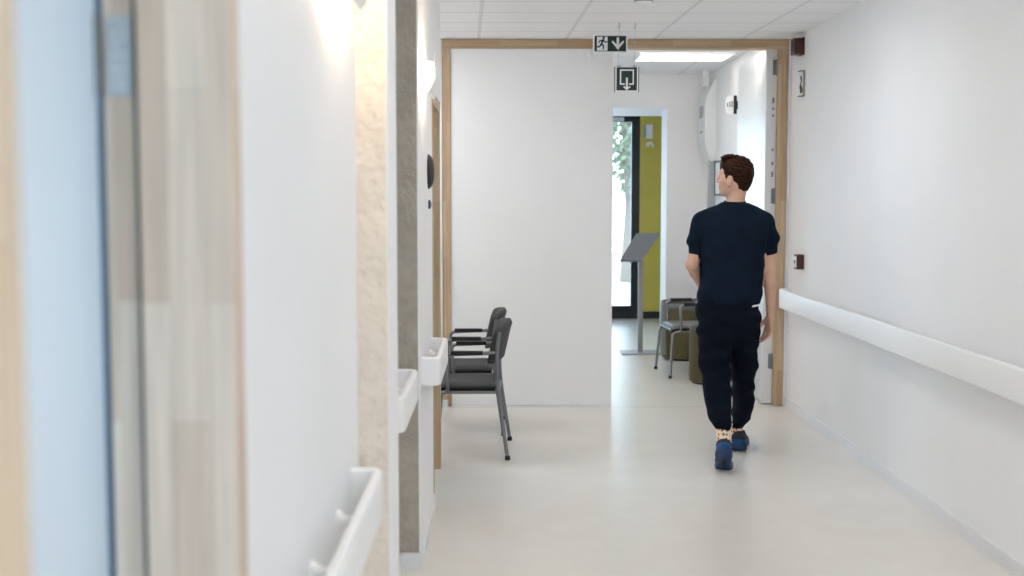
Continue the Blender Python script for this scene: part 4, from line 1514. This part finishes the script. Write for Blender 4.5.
def shoe(hx, hy, yaw, pitch, loc=None):
    """heel point on the floor at (hx, hy), pointing away"""
    r = bpy.data.objects.new('shoe', None)
    C.objects.link(r)
    r.parent = man
    r.location = loc or (hx, hy, 0)
    r.rotation_euler = (-pitch, 0, yaw)

    def bend(ob):
        for v in ob.data.vertices:
            d_ = v.co.y - 0.185
            if d_ > 0 and pitch:
                a_ = pitch * min(1, d_ / 0.05)
                y_, z_ = v.co.y - 0.21, v.co.z
                v.co.y = 0.21 + y_ * math.cos(a_) - z_ * math.sin(a_) * 0.6
                v.co.z = y_ * math.sin(a_) + z_ * math.cos(a_)

    F = Field((-0.08, -0.03, 0.0), (0.08, 0.34, 0.17), 0.004)
    F.cone((0, 0.045, 0.075), (0, 0.25, 0.052), 0.040, 0.036, 0.01)
    F.cone((0, 0.055, 0.08), (0, 0.072, 0.100), 0.040, 0.0405, 0.02)
    F.cone((-0.01, 0.2, 0.05), (-0.006, 0.265, 0.048), 0.040, 0.032, 0.02)
    F.ell((0, 0.072, 0.143), np.eye(3), (0.034, 0.034, 0.03), 0.006, 'sub')
    F.put(lambda X, Y, Z: Z - 0.038 + 0 * X + 0 * Y, (-0.08, -0.03, 0.0), (0.08, 0.34, 0.04), 0.004, 'sub')
    bend(F.mesh('upper', 'shoe_black', r, 2))
    # thick flared sole
    plan = [(0.0, -0.004), (0.028, 0.0), (0.046, 0.018), (0.050, 0.05), (0.043, 0.11), (0.046, 0.17), (0.055, 0.215), (0.050, 0.265), (0.030, 0.303), (0.0, 0.312),
            (-0.030, 0.303), (-0.048, 0.265), (-0.050, 0.215), (-0.040, 0.17), (-0.038, 0.11), (-0.048, 0.05), (-0.045, 0.018), (-0.028, 0.0)]
    bm = bmesh.new()
    rings = []
    for z, sx, sy, lift in ((0.0, 0.86, 0.95, 0.016), (0.010, 0.98, 0.99, 0.010), (0.026, 1.02, 1.0, 0.0), (0.044, 0.96, 0.985, 0.0), (0.054, 0.88, 0.96, 0.0)):
        ring = []
        for x, y in plan:
            yy = 0.15 + (y - 0.15) * sy
            up = lift * max(0, (0.045 - yy) / 0.045) + lift * 1.6 * max(0, (yy - 0.24) / 0.07)
            ring.append(bm.verts.new((x * sx, yy, z + up)))
        rings.append(ring)
    n = len(plan)
    for i in range(len(rings) - 1):
        for k in range(n):
            bm.faces.new((rings[i][k], rings[i][(k + 1) % n], rings[i + 1][(k + 1) % n], rings[i + 1][k]))
    for q_ in (0, -1):
        rg = rings[q_]
        bm.faces.new((rg[0], rg[1], rg[n - 1]))
        for i in range(1, 8):
            bm.faces.new((rg[i], rg[i + 1], rg[n - i - 1], rg[n - i]))
        bm.faces.new((rg[8], rg[9], rg[10]))
    so = link_bm('sole', bm, 'shoe_deep', r, smooth=True)
    bend(so)
    bm = bmesh.new()
    prism(bm, [(0.014 * math.cos(k * PI / 8), 0.115 + 0.04 * math.sin(k * PI / 8)) for k in range(16)], lambda u, v, w: Vector((u, v, -0.002 + w)), 0.008)
    link_bm('arch_shade', bm, 'rubber_foot', so)  # black oval stands in for the shaded hollow of the arch
    # bright heel counter
    bm = bmesh.new()
    rows_ = []
    for z, rad, yo in ((0.048, 0.045, 0.045), (0.068, 0.0445, 0.046), (0.088, 0.0435, 0.052), (0.098, 0.0425, 0.056)):
        rr_ = []
        for k in range(17):
            a_ = math.radians(-180 - 20 + 220 * k / 16)
            rr_.append(bm.verts.new((rad * math.cos(a_) * 0.98, yo + rad * math.sin(a_) * 1.04, z)))
        rows_.append(rr_)
    for i in range(3):
        for k in range(16):
            bm.faces.new((rows_[i][k], rows_[i][k + 1], rows_[i + 1][k + 1], rows_[i + 1][k]))
    ex = bmesh.ops.solidify(bm, geom=bm.faces[:], thickness=-0.004)
    link_bm('heel_counter', bm, 'shoe_blue', r, smooth=True)
    return r


shoe(0, 0, SHOE_YAW, SHOE_PITCH, tuple(shoe_pt(0, 0)))
hr_ = LP(738, 454, 0.262)
shoe(hr_[0], hr_[1], math.radians(-15), 0)

# ------------------------------------------------------------------ outdoors behind the glazed door
o = sbox('ground', 'paving', -12, 14, GY + 0.1, 34, -0.2, -0.02)
structure(o, 'pale paving outside the glazed door', 'ground')


def tree(x, y, h, rad, n, label, seed):
    rnd = random.Random(seed)
    t = thing('tree', label, 'tree', (x, y, -0.02))
    bm = bmesh.new()
    tube(bm, [(0, 0, 0), (0.06, 0.02, h * 0.3), (-0.03, 0.05, h * 0.55), (0.03, 0, h * 0.85)], [0.16, 0.12, 0.09, 0.04], 10)
    for k in range(5):
        a_ = 2 * PI * k / 5 + 0.4
        tube(bm, [(0, 0, h * (0.35 + 0.06 * k)), (math.cos(a_) * rad * 0.5, math.sin(a_) * rad * 0.5, h * (0.55 + 0.06 * k))], [0.06, 0.02], 7)
    link_bm('trunk', bm, 'bark', t, auto=60)
    bm = bmesh.new()
    for k in range(n):
        while True:
            p = Vector((rnd.uniform(-1, 1), rnd.uniform(-1, 1), rnd.uniform(-1, 1)))
            if 0.35 < p.length < 1:
                break
        c_ = Vector((p.x * rad, p.y * rad, h * 0.68 + p.z * h * 0.36))
        u_ = Vector((rnd.uniform(-1, 1), rnd.uniform(-1, 1), rnd.uniform(-1, 1))).normalized()
        v_ = u_.orthogonal().normalized()
        s_ = rnd.uniform(0.05, 0.11)
        w_ = u_.cross(v_)
        vs = [bm.verts.new(c_ + v_ * s_), bm.verts.new(c_ + w_ * s_ * 0.5 + u_ * s_ * 0.12), bm.verts.new(c_ - v_ * s_), bm.verts.new(c_ - w_ * s_ * 0.5 + u_ * s_ * 0.12)]
        bm.faces.new(vs)
    link_bm('foliage', bm, 'leaf_green', t)['kind'] = 'stuff'


tree(2.35, 22.0, 4.6, 1.25, 2600, 'leafy tree outside, seen through the top of the glazed door', 3)
tree(0.2, 24.0, 5.2, 1.6, 1800, 'leafy tree outside, farther left beyond the glazed door', 5)

# ------------------------------------------------------------------ light
wd = bpy.data.worlds.new('sky')
bpy.context.scene.world = wd
wd.use_nodes = True
nt = wd.node_tree
bg = nt.nodes['Background']
bg.inputs['Color'].default_value = (0.67, 0.835, 1.0, 1)
bg.inputs['Strength'].default_value = 8.0


def portal(loc, rot, sx, sy):
    l = bpy.data.lights.new('window_portal', 'AREA')
    l.shape = 'RECTANGLE'; l.size = sx; l.size_y = sy
    l.cycles.is_portal = True
    o = bpy.data.objects.new('window_portal', l)
    o.location = loc; o.rotation_euler = rot
    C.objects.link(o)


portal((-1.8, -1.33, 1.4), (PI / 2, 0, 0), 1.4, 1.6)
portal((-3.35, 6.05, 1.5), (PI / 2, 0, -PI / 2), 1.3, 1.2)
portal((0.9, -3.24, 1.45), (PI / 2, 0, 0), 1.8, 1.5)
portal((0.38, GY + 0.14, 1.3), (-PI / 2, 0, 0), 2.6, 2.5)

# ------------------------------------------------------------------ camera and view
cam = bpy.data.cameras.new('camera')
co = bpy.data.objects.new('camera', cam)
C.objects.link(co)
cam.sensor_width = 36
cam.lens = FOC * 36 / 1024
cam.clip_start = 0.05
co.location = (0, 0, H)
R3 = Matrix((RT, UP, -FW)).transposed()
co.rotation_euler = R3.to_euler()
cam.dof.use_dof = True
cam.dof.focus_distance = 7.2
cam.dof.aperture_fstop = 2.3
sc = bpy.context.scene
sc.camera = co
sc.view_settings.view_transform = 'Standard'
sc.view_settings.look = 'None'
sc.view_settings.exposure = 0.1
sc.view_settings.gamma = 1
sc.view_settings.use_curve_mapping = False
sc.cycles.max_bounces = 10
sc.cycles.diffuse_bounces = 8
sc.cycles.sample_clamp_indirect = 8
sc.cycles.caustics_reflective = False
sc.cycles.caustics_refractive = False
